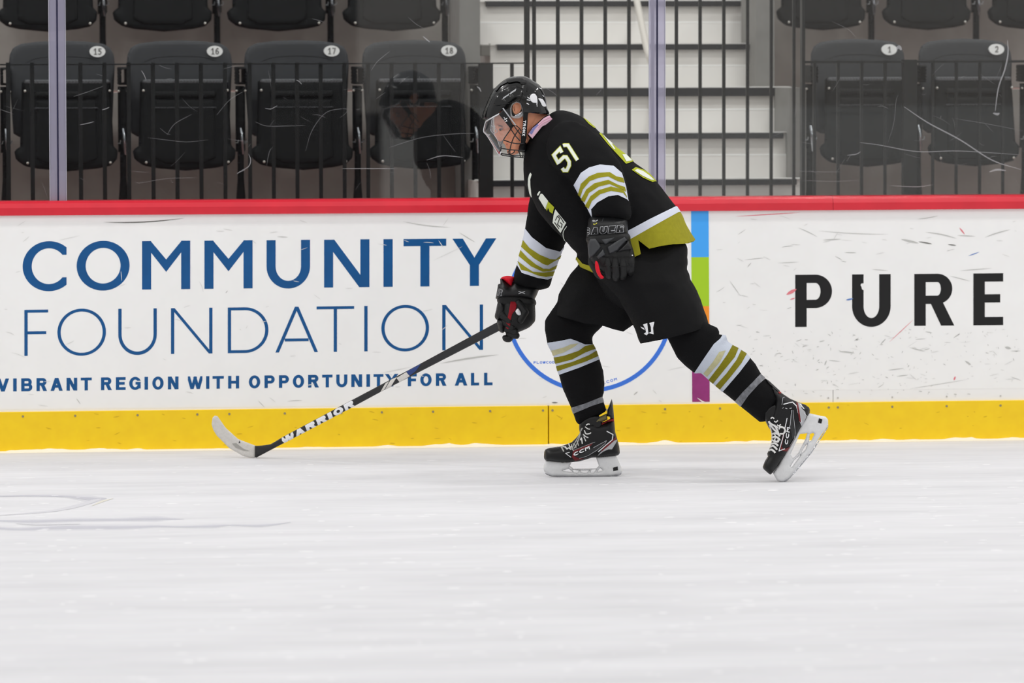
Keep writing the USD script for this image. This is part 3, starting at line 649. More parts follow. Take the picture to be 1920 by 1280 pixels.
# pale ends of the seat terraces on both sides of the aisle
for (x0, y0, x1, y1), yy in (((862, -20, 900, 118), Y_RISE1+0.06), ((868, 118, 905, 375), Y_RISE1-0.3), ((1418, -20, 1452, 170), Y_RISE1+0.1), ((1481, 165, 1512, 375), Y_RISE1-0.4)):
    a, b = P(x0, y1, yy), P(x1, y0, yy)
    part('terrace_end', boxm(a[0], b[0], yy, yy+0.4, a[2], b[2]), 'concrete_end', st, smooth=False)
# pale handrail down the middle of the stairs
hr = thing('handrail', 'pale pipe handrail in the middle of the aisle stairs', 'handrail', P(1222, 200, Y_RISE1))
top = P(1181, -60, Y_RISE1+0.9); bend = P(1213, 92, Y_RISE1+0.1); foot = P(1224, 300, Y_RISE1-0.2)
part('pipe', tube(curve([top, (top+bend)/2, bend, bend+np.array([0.02, -0.06, -0.10]), foot*0.5+bend*0.5+np.array([0.02, 0, 0]), foot], 40), 0.0165, 12), 'rail_pale', hr, smooth=60)

# black guard rails between glass and seats
def px_box(x0, x1, y0, y1, Y, dep):
    a, b = P(x0, y1, Y), P(x1, y0, Y); return boxm(a[0], b[0], Y, Y+dep, a[2], b[2])
def rail(label, bars, posts, tops):
    t = thing('guard_rail', label, 'railing', P(bars[0], 375, Y_RAIL))
    for x in bars: part('baluster', px_box(x-2.9, x+2.9, tops[0][2] if x < 1e9 else 0, 400, Y_RAIL, 0.014), 'rail_black', t, smooth=False)
    for x0, x1, y0 in posts: part('post', px_box(x0, x1, y0, 470, Y_RAIL-0.01, 0.05), 'rail_black', t, smooth=False)
    for x0, x1, y0, y1 in tops: part('top_rail', px_box(x0, x1, y0, y1, Y_RAIL-0.012, 0.04), 'rail_black', t, smooth=False)
    return t
lb = [61-45, 61, 106, 151.5, 196.5, 242, 287.5, 332.5, 377.5, 422.5, 469]+[469+44.3*k for k in range(1, 10)]+[960.5]
rail('low black railing in front of the left block of seats', [x for x in lb if x > 61-90], [(900, 924.5, 118), (-40, -16, 118)], [(-120, 985, 117.2, 122.8)])
g = rail('tall black railing across the foot of the aisle stairs', [1002+44.45*k for k in range(0, 11)]+[1489], [(986, 993, -60), (1503.5, 1510, -60)], [(986, 1510, -66, -58)])
rail('low black railing in front of the right block of seats', [1527.5, 1572, 1616, 1660, 1749.5, 1793.5, 1837.5, 1881, 1925, 1969], [(1694, 1720, 112)], [(1511, 2040, 112.5, 118.5)])

# ---------------------------------------------------------------- folding seats
u = 1/S1
def L2(x, y, Y):   # seat outline units -> metres, local: x right, z up from the seat's base, y back
    x, y, Y = (np.asarray(a, float) for a in (x, y, Y)); x, y, Y = np.broadcast_arrays(x, y, Y)
    return np.stack([x*u, Y, (400-y)*u], -1)
def seat_parts(root, k=1.0, so=110):
    """k narrows the seat (right-hand block); so: where its right-hand stand is."""
    L3 = lambda x, y, Y: L2(np.asarray(x, float)*k, y, Y)
    back = [(-98, 150), (-99, 117), (-97.5, 100), (-91, 87), (-77, 79.5), (-47, 75.5), (0, 73.5), (47, 75.5), (76, 79.5), (89, 87), (95, 100), (97, 117), (95, 150), (90, 245), (80, 252), (-80, 252), (-92, 245)]
    part('backrest', inflate(back, 0.018, 9, lambda x, y: 0.20-0.00025*(y-73)-0.000004*x*x, 9, False, L3, flat=0.002), 'seat_back', root, smooth=50, local=True)
    arc = [(-66, 113), (-43, 105.5), (-2, 103), (41, 105), (68, 112)]
    part('seam', tube([L3(x, y, 0.1802-0.00025*(y-73)-0.000004*x*x) for x, y in curve(arc, 24)], 0.0016, 6), 'seat_seam', root, local=True)
    pan = [(-77, 150), (-72, 146.5), (0, 146), (80, 146.5), (86, 150), (90, 268), (98, 276), (96, 292), (84, 304), (60, 309), (5, 314), (-50, 309), (-74, 304), (-90, 292), (-93, 276), (-82, 268)]
    part('seat_pan', inflate(pan, 0.024, 8, lambda x, y: 0.025-0.0004*(y-230), 9, False, L3, flat=0.004), 'seat_pan', root, smooth=50, local=True)
    lit_edge = [(-74, 150), (-70, 145.5), (82, 145.5), (86, 150), (84, 153), (-72, 153)]
    part('pan_lip', inflate(lit_edge, 0.012, 3, lambda x, y: 0.046, 6, False, L3, flat=0.008), 'seat_lit_edge', root, smooth=50, local=True)  # paler bar: overhead light on the pan top, put into the colour
    inner = [(-52, 182), (58, 182), (60, 290), (40, 300), (-34, 300), (-54, 290)]
    part('pan_panel', inflate(inner, 0.008, 6, lambda x, y: -0.004-0.0004*(y-230), 9, False, L3, flat=0.003), 'seat_dark', root, smooth=50, local=True)
    for y0, y1 in ((167, 178), (196, 199)):
        part('pan_rib', inflate([(-56, y0), (62, y0), (62, y1), (-56, y1)], 0.006, 1.5, lambda x, y: -0.012-0.0004*(y-230), 6, False, L3, flat=0.002), 'seat_dark' if y0 < 190 else 'seat_back', root, smooth=50, local=True)
    for x, y in ((-72, 166), (84, 166), (-69, 298), (83, 298)):
        c = L3(x, y, -0.006-0.0004*(y-230)); s = trimesh.creation.icosphere(1, 0.0062)
        s.apply_scale((1, 0.6, 1)); part('bolt', (np.asarray(s.vertices)+c, s.faces), 'bolt', root, local=True)
    stand_parts(root, so)
def stand_parts(root, so):
    L3 = lambda x, y, Y: L2(np.asarray(x, float)+so, y, Y)
    part('post', inflate([(-6, 215), (6, 215), (6, 330), (9, 372), (10, 392), (-10, 392), (-9, 372), (-6, 330)], 0.022, 4, 0.06, 7, False, L3, flat=0.003), 'seat_dark', root, smooth=50, local=True)
    part('bracket', inflate([(-9, 158), (9, 158), (9, 280), (-9, 280)], 0.03, 5, 0.07, 7, False, L3, flat=0.003), 'seat_dark', root, smooth=50, local=True)
    ring = Polygon([(-7, 124), (7, 124), (7, 154), (-7, 154)]).buffer(1.5); ring = ring.difference(Polygon([(-3.2, 128), (3.2, 128), (3.2, 150), (-3.2, 150)]).buffer(1.0))
    part('armrest', inflate(ring, 0.11, 1.2, 0.06, 3, False, L3, flat=0.003), 'seat_dark', root, smooth=50, local=True)
    c = curve([L3(-1, 236, 0.035), L3(1, 250, 0.025), L3(2, 264, 0.025), L3(4, 284, 0.035)], 14)
    part('hinge_pipe', tube(c, 0.004+0.0045*np.sin(np.linspace(0.3, 2.8, len(c))), 10), 'chrome', root, smooth=60, local=True)
    for x in (-8, 8):
        part('hinge_pin', tube([L3(x-3, 263, 0.035), L3(x+2, 263, 0.035), L3(x+3, 257, 0.035)], 0.003, 6), 'chrome', root, local=True)
        c = L3(x, 167, 0.035); s = trimesh.creation.icosphere(1, 0.006); part('bolt', (np.asarray(s.vertices)+c, s.faces), 'bolt', root, local=True)
protos = {}
def place_seat(key, label, px, row, group, num='', extra=None):
    k, so = (1.0, 109) if key == 'L' else (0.925, 107)
    path = numbered('/World/folding_seat')
    Yb = Y_BACK1+(ROW if row else 0)
    z = float(P(557, 73.5, Y_BACK1)[2])-(400-73.5)*u-0.004+(RISE-0.012 if row else 0)
    x = UsdGeom.Xform.Define(stage, path); x.AddTranslateOp().Set(Gf.Vec3d(float(P(px, 118, Yb)[0]), Yb-0.20, z))
    p = tag(x.GetPrim(), label, 'seat', group)
    OFF[path] = np.zeros(3)
    if key not in protos:
        protos[key] = path; seat_parts(p, k, so)
    else:
        p.GetReferences().AddInternalReference(protos[key])
        for q in list(_used):
            if q.startswith(protos[key]+'/'): _used.add(path+q[len(protos[key]):])
    if num:
        L3 = lambda x, y, Y: L2(np.asarray(x, float)+65*(k-1), y, Y)
        e = slab(ell(65, 94, 14.6, 10.2, 40), 0.148, 0.172, L3)
        n = part('number_plate', e, 'plate_white', p, smooth=False, local=True, label='white oval number plate')
        w = 6.2
        gl = [place(glyph(c, w, 11.5, 1.6, 1.4), 65+(i-(len(num)-1)/2)*8.4-w/2, 99.5) for i, c in enumerate(num)]
        part('number', slab(unary_union(gl), 0.146, 0.149, L3), 'digit_grey', n, smooth=False, local=True)
    if extra is not None: stand_parts(p, extra)
gF, gS = 'front row folding seats', 'second row folding seats'
place_seat('L', 'black folding seat cut off at the left edge of the front row', -104, 0, gF)
for px, num, word_ in ((116, '15', 'fifteen'), (336, '16', 'sixteen'), (555, '17', 'seventeen'), (775, '18', 'eighteen')):
    place_seat('L', f'black folding seat in the front row with white number plate {word_}', px, 0, gF, num)
place_seat('R', 'black folding seat cut off at the right edge of the front row', 2007, 0, gF)
place_seat('R', 'black folding seat with number plate two, right of the plate one seat', 1806, 0, gF, '2')
place_seat('R', 'black folding seat with number plate one, beside the aisle stairs', 1605, 0, gF, '1', -100)
for px, w_ in ((83, 'above the seat with plate fifteen'), (297, 'above the seat with plate sixteen'), (509, 'above the seat with plate seventeen'), (723, 'above the seat with plate eighteen')):
    place_seat('L', f'second-row black folding seat {w_}', px, 1, gS)
for px, w_, ex in ((1522, 'beside the aisle, above the plate one seat', -100), (1718, 'above the gap of the plate one and two seats', None), (1914, 'cut off at the upper right corner', None)):
    place_seat('R', f'second-row black folding seat {w_}', px, 1, gS, '', ex)

# ---------------------------------------------------------------- the far side of the rink, seen only as a faint mirror image in the glass
VY = 26.12
ox = float(P(715, 200, VY)[0])
ob = thing('wall_front', 'white boards and grey wall on the far side of the rink', 'rink boards', (ox, -26, 0), kind='structure')
part('board_panel', boxm(ox, 14, -26.1, -26.0, 0.17, 1.05), 'far_board', ob, smooth=False)
part('kick_plate', boxm(XL-8, 14, -26.1, -25.99, 0.0, 0.17), 'kick_yellow', ob, smooth=False)
part('cap_rail', boxm(ox, 14, -26.12, -25.98, 1.05, 1.09), 'far_board', ob, smooth=False)
part('upper_wall', boxm(ox, 14, -28.1, -28.0, 0.0, 5.0), 'far_wall', ob, smooth=False)
part('bench_front', boxm(XL-8, ox, -26.1, -26.0, 0.17, 1.05), 'far_dark', ob, smooth=False)
part('upper_wall', boxm(XL-8, ox, -28.1, -28.0, 0.0, 5.0), 'far_dark', ob, smooth=False)
# ================================================================ the skater
mat('jersey_black', (11, 11, 13), 0.85, 0.18, sheen=0.0, bump=0.35, bscale=420.0)
mat('twill_white', (214, 219, 232), 0.8, 0.25, bump=0.2, bscale=500.0)
mat('twill_olive', (150, 145, 30), 0.8, 0.25, var=0.08, scale=60.0, bump=0.2, bscale=500.0)
mat('twill_lime', (172, 180, 40), 0.8, 0.25); mat('twill_pale', (225, 230, 220), 0.8, 0.25)
mat('patch_pink', (238, 196, 214), 0.8, 0.2); mat('patch_rose', (226, 166, 190), 0.8, 0.2); mat('patch_blue', (140, 140, 196), 0.8, 0.2)
mat('pant_black', (9, 9, 11), 0.75, 0.2, sheen=0.0, bump=0.35, bscale=300.0)
mat('sock_black', (10, 10, 12), 0.9, 0.2, bump=0.4, bscale=360.0)
mat('sock_white', (192, 199, 212), 0.85, 0.25, bump=0.35, bscale=360.0); mat('sock_olive', (122, 116, 20), 0.85, 0.25, var=0.10, scale=70.0, bump=0.35, bscale=360.0); mat('sock_taped', (178, 174, 134), 0.35, 0.5, var=0.12, scale=40.0)
mat('clear_tape', (104, 106, 112), 0.22, 0.6, var=0.35, scale=70.0, bump=0.5, bscale=120.0)
mat('glove_black', (10, 11, 12), 0.55, 0.4, bump=0.3, bscale=260.0); mat('glove_grey', (52, 54, 57), 0.42, 0.5, var=0.15, scale=40.0); mat('glove_shell', (17, 18, 20), 0.45, 0.45)
mat('glove_red', (214, 16, 40), 0.7, 0.3); mat('glove_red_dark', (140, 12, 28), 0.7, 0.3); mat('print_silver', (188, 190, 194), 0.5, 0.4); mat('print_white', (236, 237, 240), 0.5, 0.4); mat('yellow_dot', (220, 214, 60), 0.6)
mat('helmet_black', (8, 9, 10), 0.11, 0.5); mat('helmet_trim', (10, 10, 11), 0.5, 0.4); mat('vent_dark', (4, 4, 5), 0.9)
mat('skin', (240, 164, 130), 0.55, 0.4, sss=0.15, var=0.06, scale=30.0); mat('lips', (196, 110, 104), 0.5); mat('eye_white', (180, 140, 125), 0.3); mat('iris', (50, 34, 26), 0.3); mat('brow', (120, 84, 56), 0.9); mat('hair', (92, 62, 40), 0.9)
mat('cage_black', (22, 22, 25), 0.4, 0.5); mat('strap_black', (16, 16, 18), 0.7, 0.3); mat('rim_clear', (222, 224, 228), 0.12, 0.6)
glassy('visor_clear', (0.975, 0.975, 0.98), 0.06, 0.02, 1.45, body=(215, 218, 225)); glassy('ear_clear', (0.9, 0.9, 0.9), 0.35, 0.1, 1.45, body=(205, 205, 205))
mat('boot_black', (12, 12, 14), 0.45, 0.35, bump=0.15, bscale=400.0); mat('boot_toe', (8, 8, 9), 0.4, 0.4); mat('boot_grey', (38, 39, 41), 0.45, 0.45); mat('boot_silver', (176, 178, 182), 0.35, 0.5); mat('boot_red', (110, 20, 26), 0.5, 0.4); mat('felt_red', (150, 36, 36), 0.9)
mat('felt_tan', (112, 104, 68), 0.9)
mat('holder_white', (222, 223, 224), 0.3, 0.5, var=0.05, scale=60.0); mat('blade_steel', (180, 182, 186), 0.22, 0.5, metal=0.9, var=0.2, scale=60.0); mat('lace', (226, 226, 224), 0.85); mat('lace_grey', (176, 176, 172), 0.85)
mat('stick_black', (24, 25, 28), 0.35, 0.5); mat('stick_blue', (28, 58, 122), 0.35); mat('tape_white', (216, 213, 208), 0.8, 0.25, var=0.06, scale=60.0, bump=0.4, bscale=250.0); mat('tape_mark', (168, 166, 160), 0.9)

gF = G(1090, 893.5); gR = G(1466, 903)
YF, YR = float(gF[1]), float(gR[1])         # front (right) and trailing (left) skate
YT = (YF+YR)/2+0.08                          # trunk
YAN, YAF = YT-0.20, YT+0.24                  # near and far arm
YLN, YLF = YT-0.13, YT+0.13                  # thighs
skater = thing('person', 'skater in black and olive jersey number 51 with helmet, bent forward holding a stick', 'person', (float(gF[0]), float(gF[1]), 0))

# ---- body: one continuous figure under the clothes
Q = lambda x, y, Y: P(x, y, Y)
def bone(pts, rad): return chain([Q(*p) for p in pts], rad, 18)
head_prof = [(929, 205), (926, 222), (927, 233), (930, 239), (931, 246), (935, 254), (938, 262), (943, 265), (943, 269), (947, 271), (947, 275), (950, 279), (953, 287), (962, 291), (974, 286), (990, 268), (1002, 246), (1014, 226), (1018, 200), (1006, 170), (975, 158), (944, 172)]
HW = 0.076
head = inflate(head_prof, lambda x, y: np.interp(x, [925, 945, 965, 1015], [0.052, 0.066, HW, HW]), 34, YT, 4.0)
nose = m3.Manifold.batch_hull([m3.Manifold.sphere(r, 12).translate(tuple(Q(x, y, YT+dy))) for x, y, dy, r in ((931, 238, 0, .006), (930.5, 258, 0, .0095), (938, 262, .014, .007), (938, 262, -.014, .007), (942, 246, 0.012, .006), (942, 246, -0.012, .006))])
chin = m3.Manifold.batch_hull([m3.Manifold.sphere(r, 12).translate(tuple(Q(x, y, YT+dy))) for x, y, dy, r in ((956, 284, -.014, .012), (956, 284, .014, .012), (985, 262, -.05, .012), (985, 262, .05, .012))])
brow_r = m3.Manifold.batch_hull([m3.Manifold.sphere(.006, 12).translate(tuple(Q(x, y, YT+dy))) for x, y, dy in ((929, 233, 0), (934, 236, -.04), (934, 236, .04))])
ears = []
for s in (-1, 1):
    ring = curve([(963, 196), (969, 191.5), (976, 195), (976, 205), (970, 213), (965, 212), (962, 205)], 28, True)
    v, f = tube(P(ring[:, 0], ring[:, 1], YT+s*(HW+0.006)), 0.0042, 8, True); ears.append(man(v, f))
    ears.append(inflate([(963, 196), (969, 192), (976, 196), (975, 205), (970, 212), (965, 211)], 0.007, 5, YT+s*HW, 2.5))
neck = inflate([(978, 205), (1000, 196), (1020, 206), (1040, 236), (1035, 262), (1005, 275), (985, 272), (976, 245)], 0.056, 30, YT, 5)
trunk = bone([(1230, 470, YT), (1160, 390, YT), (1075, 290, YT), (1035, 245, YT)], [.105, .10, .105, .055])+bone([(1078, 288, YT-.10), (1078, 292, YT+.10)], [.05, .05])
def hand(wrist, palm, knuck, tips, Yw, Yp):
    """Palm, four bent fingers of different length and a thumb."""
    parts_ = [m3.Manifold.batch_hull([m3.Manifold.sphere(.022, 14).translate(tuple(Q(*wrist, Yw)))]+[m3.Manifold.sphere(.011, 12).translate(tuple(Q(*k))) for k in knuck[:4]])]
    for k, t in zip(knuck, tips):
        a, b = Q(*k), [Q(*q) for q in t]
        parts_.append(chain([a]+b, [.0105]+[.0095, .0085, .0075][:len(b)], 10))
    return m3.Manifold.batch_boolean(parts_, m3.OpType.Add)
# near hand hangs with the fingers curled; far hand grips the top of the stick
nk = [(1138, 476, YAN-.075), (1152, 478, YAN-.078), (1166, 476, YAN-.075), (1179, 472, YAN-.068), (1116, 470, YAN-.02)]
nt = [[(1139, 496, YAN-.085), (1141, 511, YAN-.07), (1142, 517, YAN-.045)], [(1153, 499, YAN-.088), (1155, 516, YAN-.072), (1155, 521, YAN-.045)], [(1167, 497, YAN-.085), (1168, 513, YAN-.07), (1168, 519, YAN-.045)], [(1181, 491, YAN-.078), (1182, 505, YAN-.064), (1182, 511, YAN-.042)], [(1115, 492, YAN-.02), (1121, 510, YAN-.03)]]
YS = YAF+0.06                                 # depth of the stick's top hand
fk = [(944, 575, YS-.01), (948, 590, YS-.012), (952, 603, YS-.012), (957, 615, YS-.01), (972, 568, YS-.035)]
ft = [[(941, 590, YS-.03), (955, 602, YS-.045)], [(946, 604, YS-.03), (960, 614, YS-.045)], [(951, 616, YS-.03), (966, 622, YS-.044)], [(956, 626, YS-.026), (968, 629, YS-.04)], [(984, 585, YS-.05), (976, 600, YS-.058)]]
nhand = hand((1142, 425), None, nk, nt, YAN-.04, YAN)
fhand = hand((985, 545), None, fk, ft, YS, YS)
arms = bone([(1078, 290, YT-.10), (1132, 355, YAN+.02), (1142, 425, YAN-.04)], [.045, .034, .02])+bone([(1045, 310, YT+.12), (1028, 425, YAF-.005), (985, 545, YS)], [.042, .026, .02])
legs = bone([(1225, 500, YLN+.03), (1330, 655, (YLN+YR)/2), (1455, 775, YR+.0)], [.066, .036, .024])+bone([(1200, 500, YLF-.03), (1066, 622, (YLF+YF)/2), (1112, 790, YF)], [.066, .036, .024])
feet = bone([(1455, 775, YR), (1478, 796, YR), (1452, 862, YR)], [.024, .024, .018])+bone([(1115, 790, YF), (1122, 832, YF), (1050, 848, YF)], [.024, .024, .018])
ba = m3.Manifold.batch_boolean([head, nose, chin, brow_r, neck, trunk, nhand, fhand, arms, legs, feet]+ears, m3.OpType.Add)
bv, bf = welded(ba.refine_to_length(0.010)); bt = (relax(bv, bf, 3, 0.35, 0.0), bf)
body = part('body', bt, 'skin', skater, smooth=70, label='skin of face and neck')
for s in (-1, 1):
    e = trimesh.creation.icosphere(2, 0.0085); part('eye', (np.asarray(e.vertices)*np.array([1, 1, .6])+Q(939.5, 242, YT+s*.052), e.faces), 'eye_white', body, smooth=True)
    part('iris', (np.asarray(e.vertices)*np.array([.62, .62, .5])+Q(938, 243, YT+s*.056), e.faces), 'iris', body, smooth=True)
    part('eyebrow', tube([Q(932, 237, YT+s*.02), Q(936, 235.5, YT+s*.045), Q(942, 237, YT+s*.06)], [.002, .0032, .002], 6), 'brow', body)
part('lips', tube([Q(951, 270, YT-.034), Q(948.3, 271, YT), Q(951, 270, YT+.034)], [.002, .0042, .002], 8), 'lips', body, smooth=60)

# ---- jersey
torso = inflate([(989, 253), (997, 242), (1008, 232), (1019, 222), (1030, 214), (1037, 208), (1053, 204.7), (1071, 208), (1086, 214.5), (1104, 226), (1125, 248), (1140.5, 262), (1166, 283), (1189.5, 303.5), (1212.7, 321.5), (1231, 339.6), (1249, 363), (1269.4, 387.3), (1276, 399), (1290, 425), (1303, 448), (1322, 488), (1300, 530), (1200, 560), (1110, 575), (1075, 545), (1079, 487), (1083, 476), (1063, 456), (1036, 430), (1008, 396), (992, 362), (982, 340), (980.5, 322), (982, 290), (985, 268)],
                lambda x, y: np.interp(x+y*0.6, [1130, 1250, 1400, 1580], [0.13, 0.225, 0.20, 0.235]), 74, YT, 7, False)
sleeveN = inflate([(1025, 262), (1045, 232), (1080, 226), (1120, 252), (1152, 290), (1170, 320), (1178, 352), (1182, 380), (1183, 404), (1172, 413), (1125, 412), (1110, 408), (1098, 386), (1086, 366), (1072, 345), (1045, 322), (1026, 295)],
                  lambda x, y: np.interp(y, [226, 270, 330], [0.02, 0.06, 0.088]), 42, lambda x, y: np.interp(y, [230, 300, 380, 410], [YT-.13, YAN+.0, YAN-.02, YAN-.035]), 6)
sleeveF = inflate([(984, 300), (992, 350), (993, 376), (988.6, 402), (984, 428), (977, 460), (968, 494), (963, 516), (961, 533), (985, 545), (1012, 546), (1030, 540), (1034, 530), (1038, 516), (1049, 490), (1060, 459), (1076, 425), (1090, 390), (1095, 330), (1050, 280)],
                  0.08, 38, lambda x, y: np.interp(y, [300, 430, 540], [YT+.13, YAF+.02, YS-.005]), 6, False)
jr = fabric(torso+sleeveN+sleeveF, 0.013, 30, 0.0055, 11.0, 3)
hem_cut = slab(Polygon([(1000, 150), (1330, 150), (1330, 452), (1303, 448.5), (1300, 452), (1289, 455.6), (1262, 457), (1240, 460), (1218, 465), (1200, 476), (1189, 481), (1150, 500), (1112, 510), (1089, 500), (1081.5, 487), (1060, 487), (1040, 560), (930, 560), (930, 150)]), YT-.6, YT+.6)
jr = jr ^ hem_cut
slit = slab(Polygon([(1195.5, 448), (1201, 478), (1196, 500), (1235, 500), (1218.5, 466)]), YT-.35, YT-.10)
jr = jr-slit
J = Wear(jr)
jersey = part('jersey', jr, 'jersey_black', skater, smooth=60, label='black hockey jersey with olive and white bands')
o1, s1 = (960, 190), 3.878
A0, A1 = YT-.45, YT-.02                      # near half
def sew(w, host, geom, material, name, y0, y1, lift=0.0015, label=None):
    m = w.patch(geom, y0, y1, lift)
    if m.is_empty(): return None
    return part(name, m, material, host, smooth=50, label=label)
nearW = poly([(447, 610), (500, 520), (560, 480), (640, 458), (740, 468), (800, 520), (830, 620), (848, 725), (838, 712), (770, 680), (700, 690), (620, 735), (575, 785), (582, 840), (574, 835), (540, 765), (490, 690)], o1, s1)
N0, N1 = YAN-.16, YAN+.06
sew(J, jersey, nearW, 'twill_white', 'sleeve_band', N0, N1, 0.0016, 'white band on the near sleeve')
for pts in ([(478, 680), (500, 600), (560, 545), (620, 520), (710, 513), (760, 545), (808, 555), (820, 592), (770, 580), (700, 545), (630, 555), (565, 580), (515, 640), (495, 695)],
            [(500, 715), (540, 640), (600, 595), (700, 570), (770, 605), (822, 622), (830, 655), (800, 640), (710, 600), (630, 620), (560, 665), (525, 735)],
            [(530, 760), (570, 690), (630, 645), (720, 618), (810, 640), (836, 690), (838, 700), (810, 665), (720, 650), (640, 675), (580, 725), (555, 782)]):
    sew(J, jersey, poly(pts, o1, s1), 'twill_olive', 'sleeve_stripe', N0, N1, 0.0028, 'olive stripe on the near sleeve')
o2, s2 = (930, 360), 6.4
F0, F1 = YAF-.13, YAF+.2
sew(J, jersey, poly([(345, 433), (430, 540), (600, 670), (770, 715), (835, 632), (850, 640), (800, 700), (740, 860), (690, 1025), (620, 1050), (500, 1030), (310, 970), (245, 865), (225, 880), (250, 790), (320, 560), (335, 420)], o2, s2), 'twill_white', 'sleeve_band', F0, F1, 0.0016, 'white band on the far sleeve')
for pts in ([(322, 575), (400, 670), (520, 750), (650, 805), (720, 810), (810, 735), (800, 785), (700, 830), (620, 880), (560, 860), (450, 790), (360, 710), (300, 655)],
            [(292, 695), (380, 790), (480, 870), (570, 920), (640, 925), (770, 860), (755, 905), (650, 950), (560, 955), (420, 890), (270, 765)],
            [(255, 825), (350, 895), (440, 955), (560, 967), (735, 948), (710, 1000), (600, 1018), (500, 1000), (380, 950), (300, 930)]):
    sew(J, jersey, poly(pts, o2, s2), 'twill_olive', 'sleeve_stripe', F0, F1, 0.0028, 'olive stripe on the far sleeve')
H0, H1 = YT-.36, YT+.36
sew(J, jersey, Polygon([(1168, 440), (1178, 432), (1218, 410.5), (1267, 386.5), (1275, 387), (1280, 397), (1273, 397), (1218, 427.5), (1182, 448), (1168, 458)]), 'twill_white', 'hem_stripe', H0, H1, 0.0036, 'white stripe above the hem')
sew(J, jersey, Polygon([(1168, 455), (1182, 445.5), (1218, 425), (1274, 394), (1284, 393), (1320, 450), (1310, 475), (1200, 500), (1060, 540), (1070, 484), (1082, 482), (1092, 494), (1112, 500), (1150, 486)]), 'twill_olive', 'hem_band', H0, H1, 0.0026, 'olive hem band')
# number on the sleeve
o10, s10 = (1025, 260), 18.286
d51 = [LineString(pp([(520, 478), (452, 345), (245, 560), (412, 868)], o10, s10)), LineString(pp([(420, 790), (590, 622), (670, 628), (772, 790), (772, 920), (690, 1085), (590, 1085), (535, 1005)], o10, s10)), LineString(pp([(562, 240), (610, 222), (728, 222), (1055, 735)], o10, s10))]
sew(J, jersey, unary_union([l.buffer(4.0, join_style='mitre', cap_style='flat') for l in d51]), 'twill_lime', 'sleeve_number', A0, YAN, 0.0016, 'lime edging of the sleeve number 51')
sew(J, jersey, unary_union([l.buffer(2.9, join_style='mitre', cap_style='flat') for l in d51]), 'twill_pale', 'sleeve_number', A0, YAN, 0.0030, 'pale sleeve number 51')
# number across the back, seen at a grazing angle
B0, B1 = YT-.25, YT+.14
for pts in ([(505, 100), (545, 115), (622, 186), (600, 192), (560, 162)], [(636, 233), (665, 222), (735, 288), (805, 365), (842, 375), (893, 430), (830, 452), (770, 387), (700, 312)], [(873, 497), (900, 478), (960, 498), (1010, 530), (1060, 578), (1020, 584), (950, 552)]):
    sew(J, jersey, poly(pts, o1, s1).buffer(0.3), 'twill_lime', 'back_number', B0, B1, 0.0022, 'lime edging of the back number')
for pts in ([(662, 242), (680, 240), (735, 296), (728, 310), (752, 345), (742, 348), (705, 300)], [(803, 385), (832, 384), (874, 428), (832, 436)], [(892, 502), (912, 490), (955, 506), (1000, 538), (1035, 570), (1010, 568), (950, 540)]):
    sew(J, jersey, poly(pts, o1, s1), 'twill_pale', 'back_number', B0, B1, 0.0036, 'white fill of the back number')
# collar patch: pale pink strip with a blue corner
o3, s3 = (890, 130), 7.11
Yk_ = lambda x, y: np.interp(x, [990, 1010, 1040], [YT-.066, YT-.074, YT-.062])
col = inflate(pp([(700, 870), (762, 775), (838, 712), (915, 640), (985, 598), (1005, 605), (1066, 690), (905, 775), (775, 936), (740, 930)], o3, s3), 0.010, 3, Yk_, 2.5, False)
part('collar', col, 'jersey_black', jersey, smooth=60); Wcl = Wear(col)
cpatch = lambda g, m, lift, lb: sew(Wcl, jersey, g, m, 'collar_patch', YT-.2, YT-.05, lift, lb)
cpatch(poly([(996, 612), (1056, 690), (900, 762), (770, 922), (712, 862), (770, 780), (845, 722), (920, 650)], o3, s3), 'patch_pink', 0.0010, 'pale pink striped patch by the collar')
for k in (0.3, 0.62):
    cpatch(LineString(pp([(996+60*k, 612+78*k), (925-25*k, 648+114*k), (845+5*k, 722+90*k)], o3, s3)).buffer(0.5), 'patch_rose', 0.0018, None)
cpatch(poly([(728, 848), (775, 780), (838, 724), (852, 742), (800, 800), (762, 868)], o3, s3), 'patch_blue', 0.0020, 'blue corner of the collar patch')
# crest on the chest, seen edge on
o4, s4 = (960, 280), 6.4
C0, C1 = YT-.30, YT+.0
for pts, m, lb in (([(206, 300), (220, 278), (236, 300), (218, 362), (220, 430), (236, 575), (214, 575), (190, 430), (192, 350)], 'twill_pale', 'white edge of the chest crest'),
                   ([(300, 538), (328, 498), (342, 508), (318, 552), (306, 556)], 'twill_pale', None), ([(345, 530), (368, 536), (435, 620), (402, 722), (318, 585)], 'twill_pale', 'white part of the chest crest'),
                   ([(432, 622), (506, 692), (486, 772), (452, 748), (432, 700), (420, 740), (400, 700)], 'twill_lime', 'lime part of the chest crest'),
                   ([(520, 718), (560, 770), (650, 882), (582, 1004), (486, 880), (500, 780)], 'twill_pale', 'white lower part of the chest crest')):
    sew(J, jersey, poly(pts, o4, s4), m, 'chest_crest', C0, C1, 0.0020, lb)
for ln_ in ([(520, 850), (545, 800), (570, 830), (545, 900), (575, 930)], [(560, 790), (590, 830), (620, 880)], [(580, 880), (600, 900), (590, 940)], [(512, 880), (560, 950)]):
    sew(J, jersey, LineString(pp(ln_, o4, s4)).buffer(0.75), 'print_black', 'crest_line', C0, C1, 0.0032)
sew(J, jersey, LineString(pp(curve([(655, 925), (622, 975), (612, 1020), (622, 1070), (642, 1112)], 20), o4, s4)).buffer(0.7), 'twill_pale', 'crest_line', C0, C1, 0.0022, 'thin white outline of the chest crest')

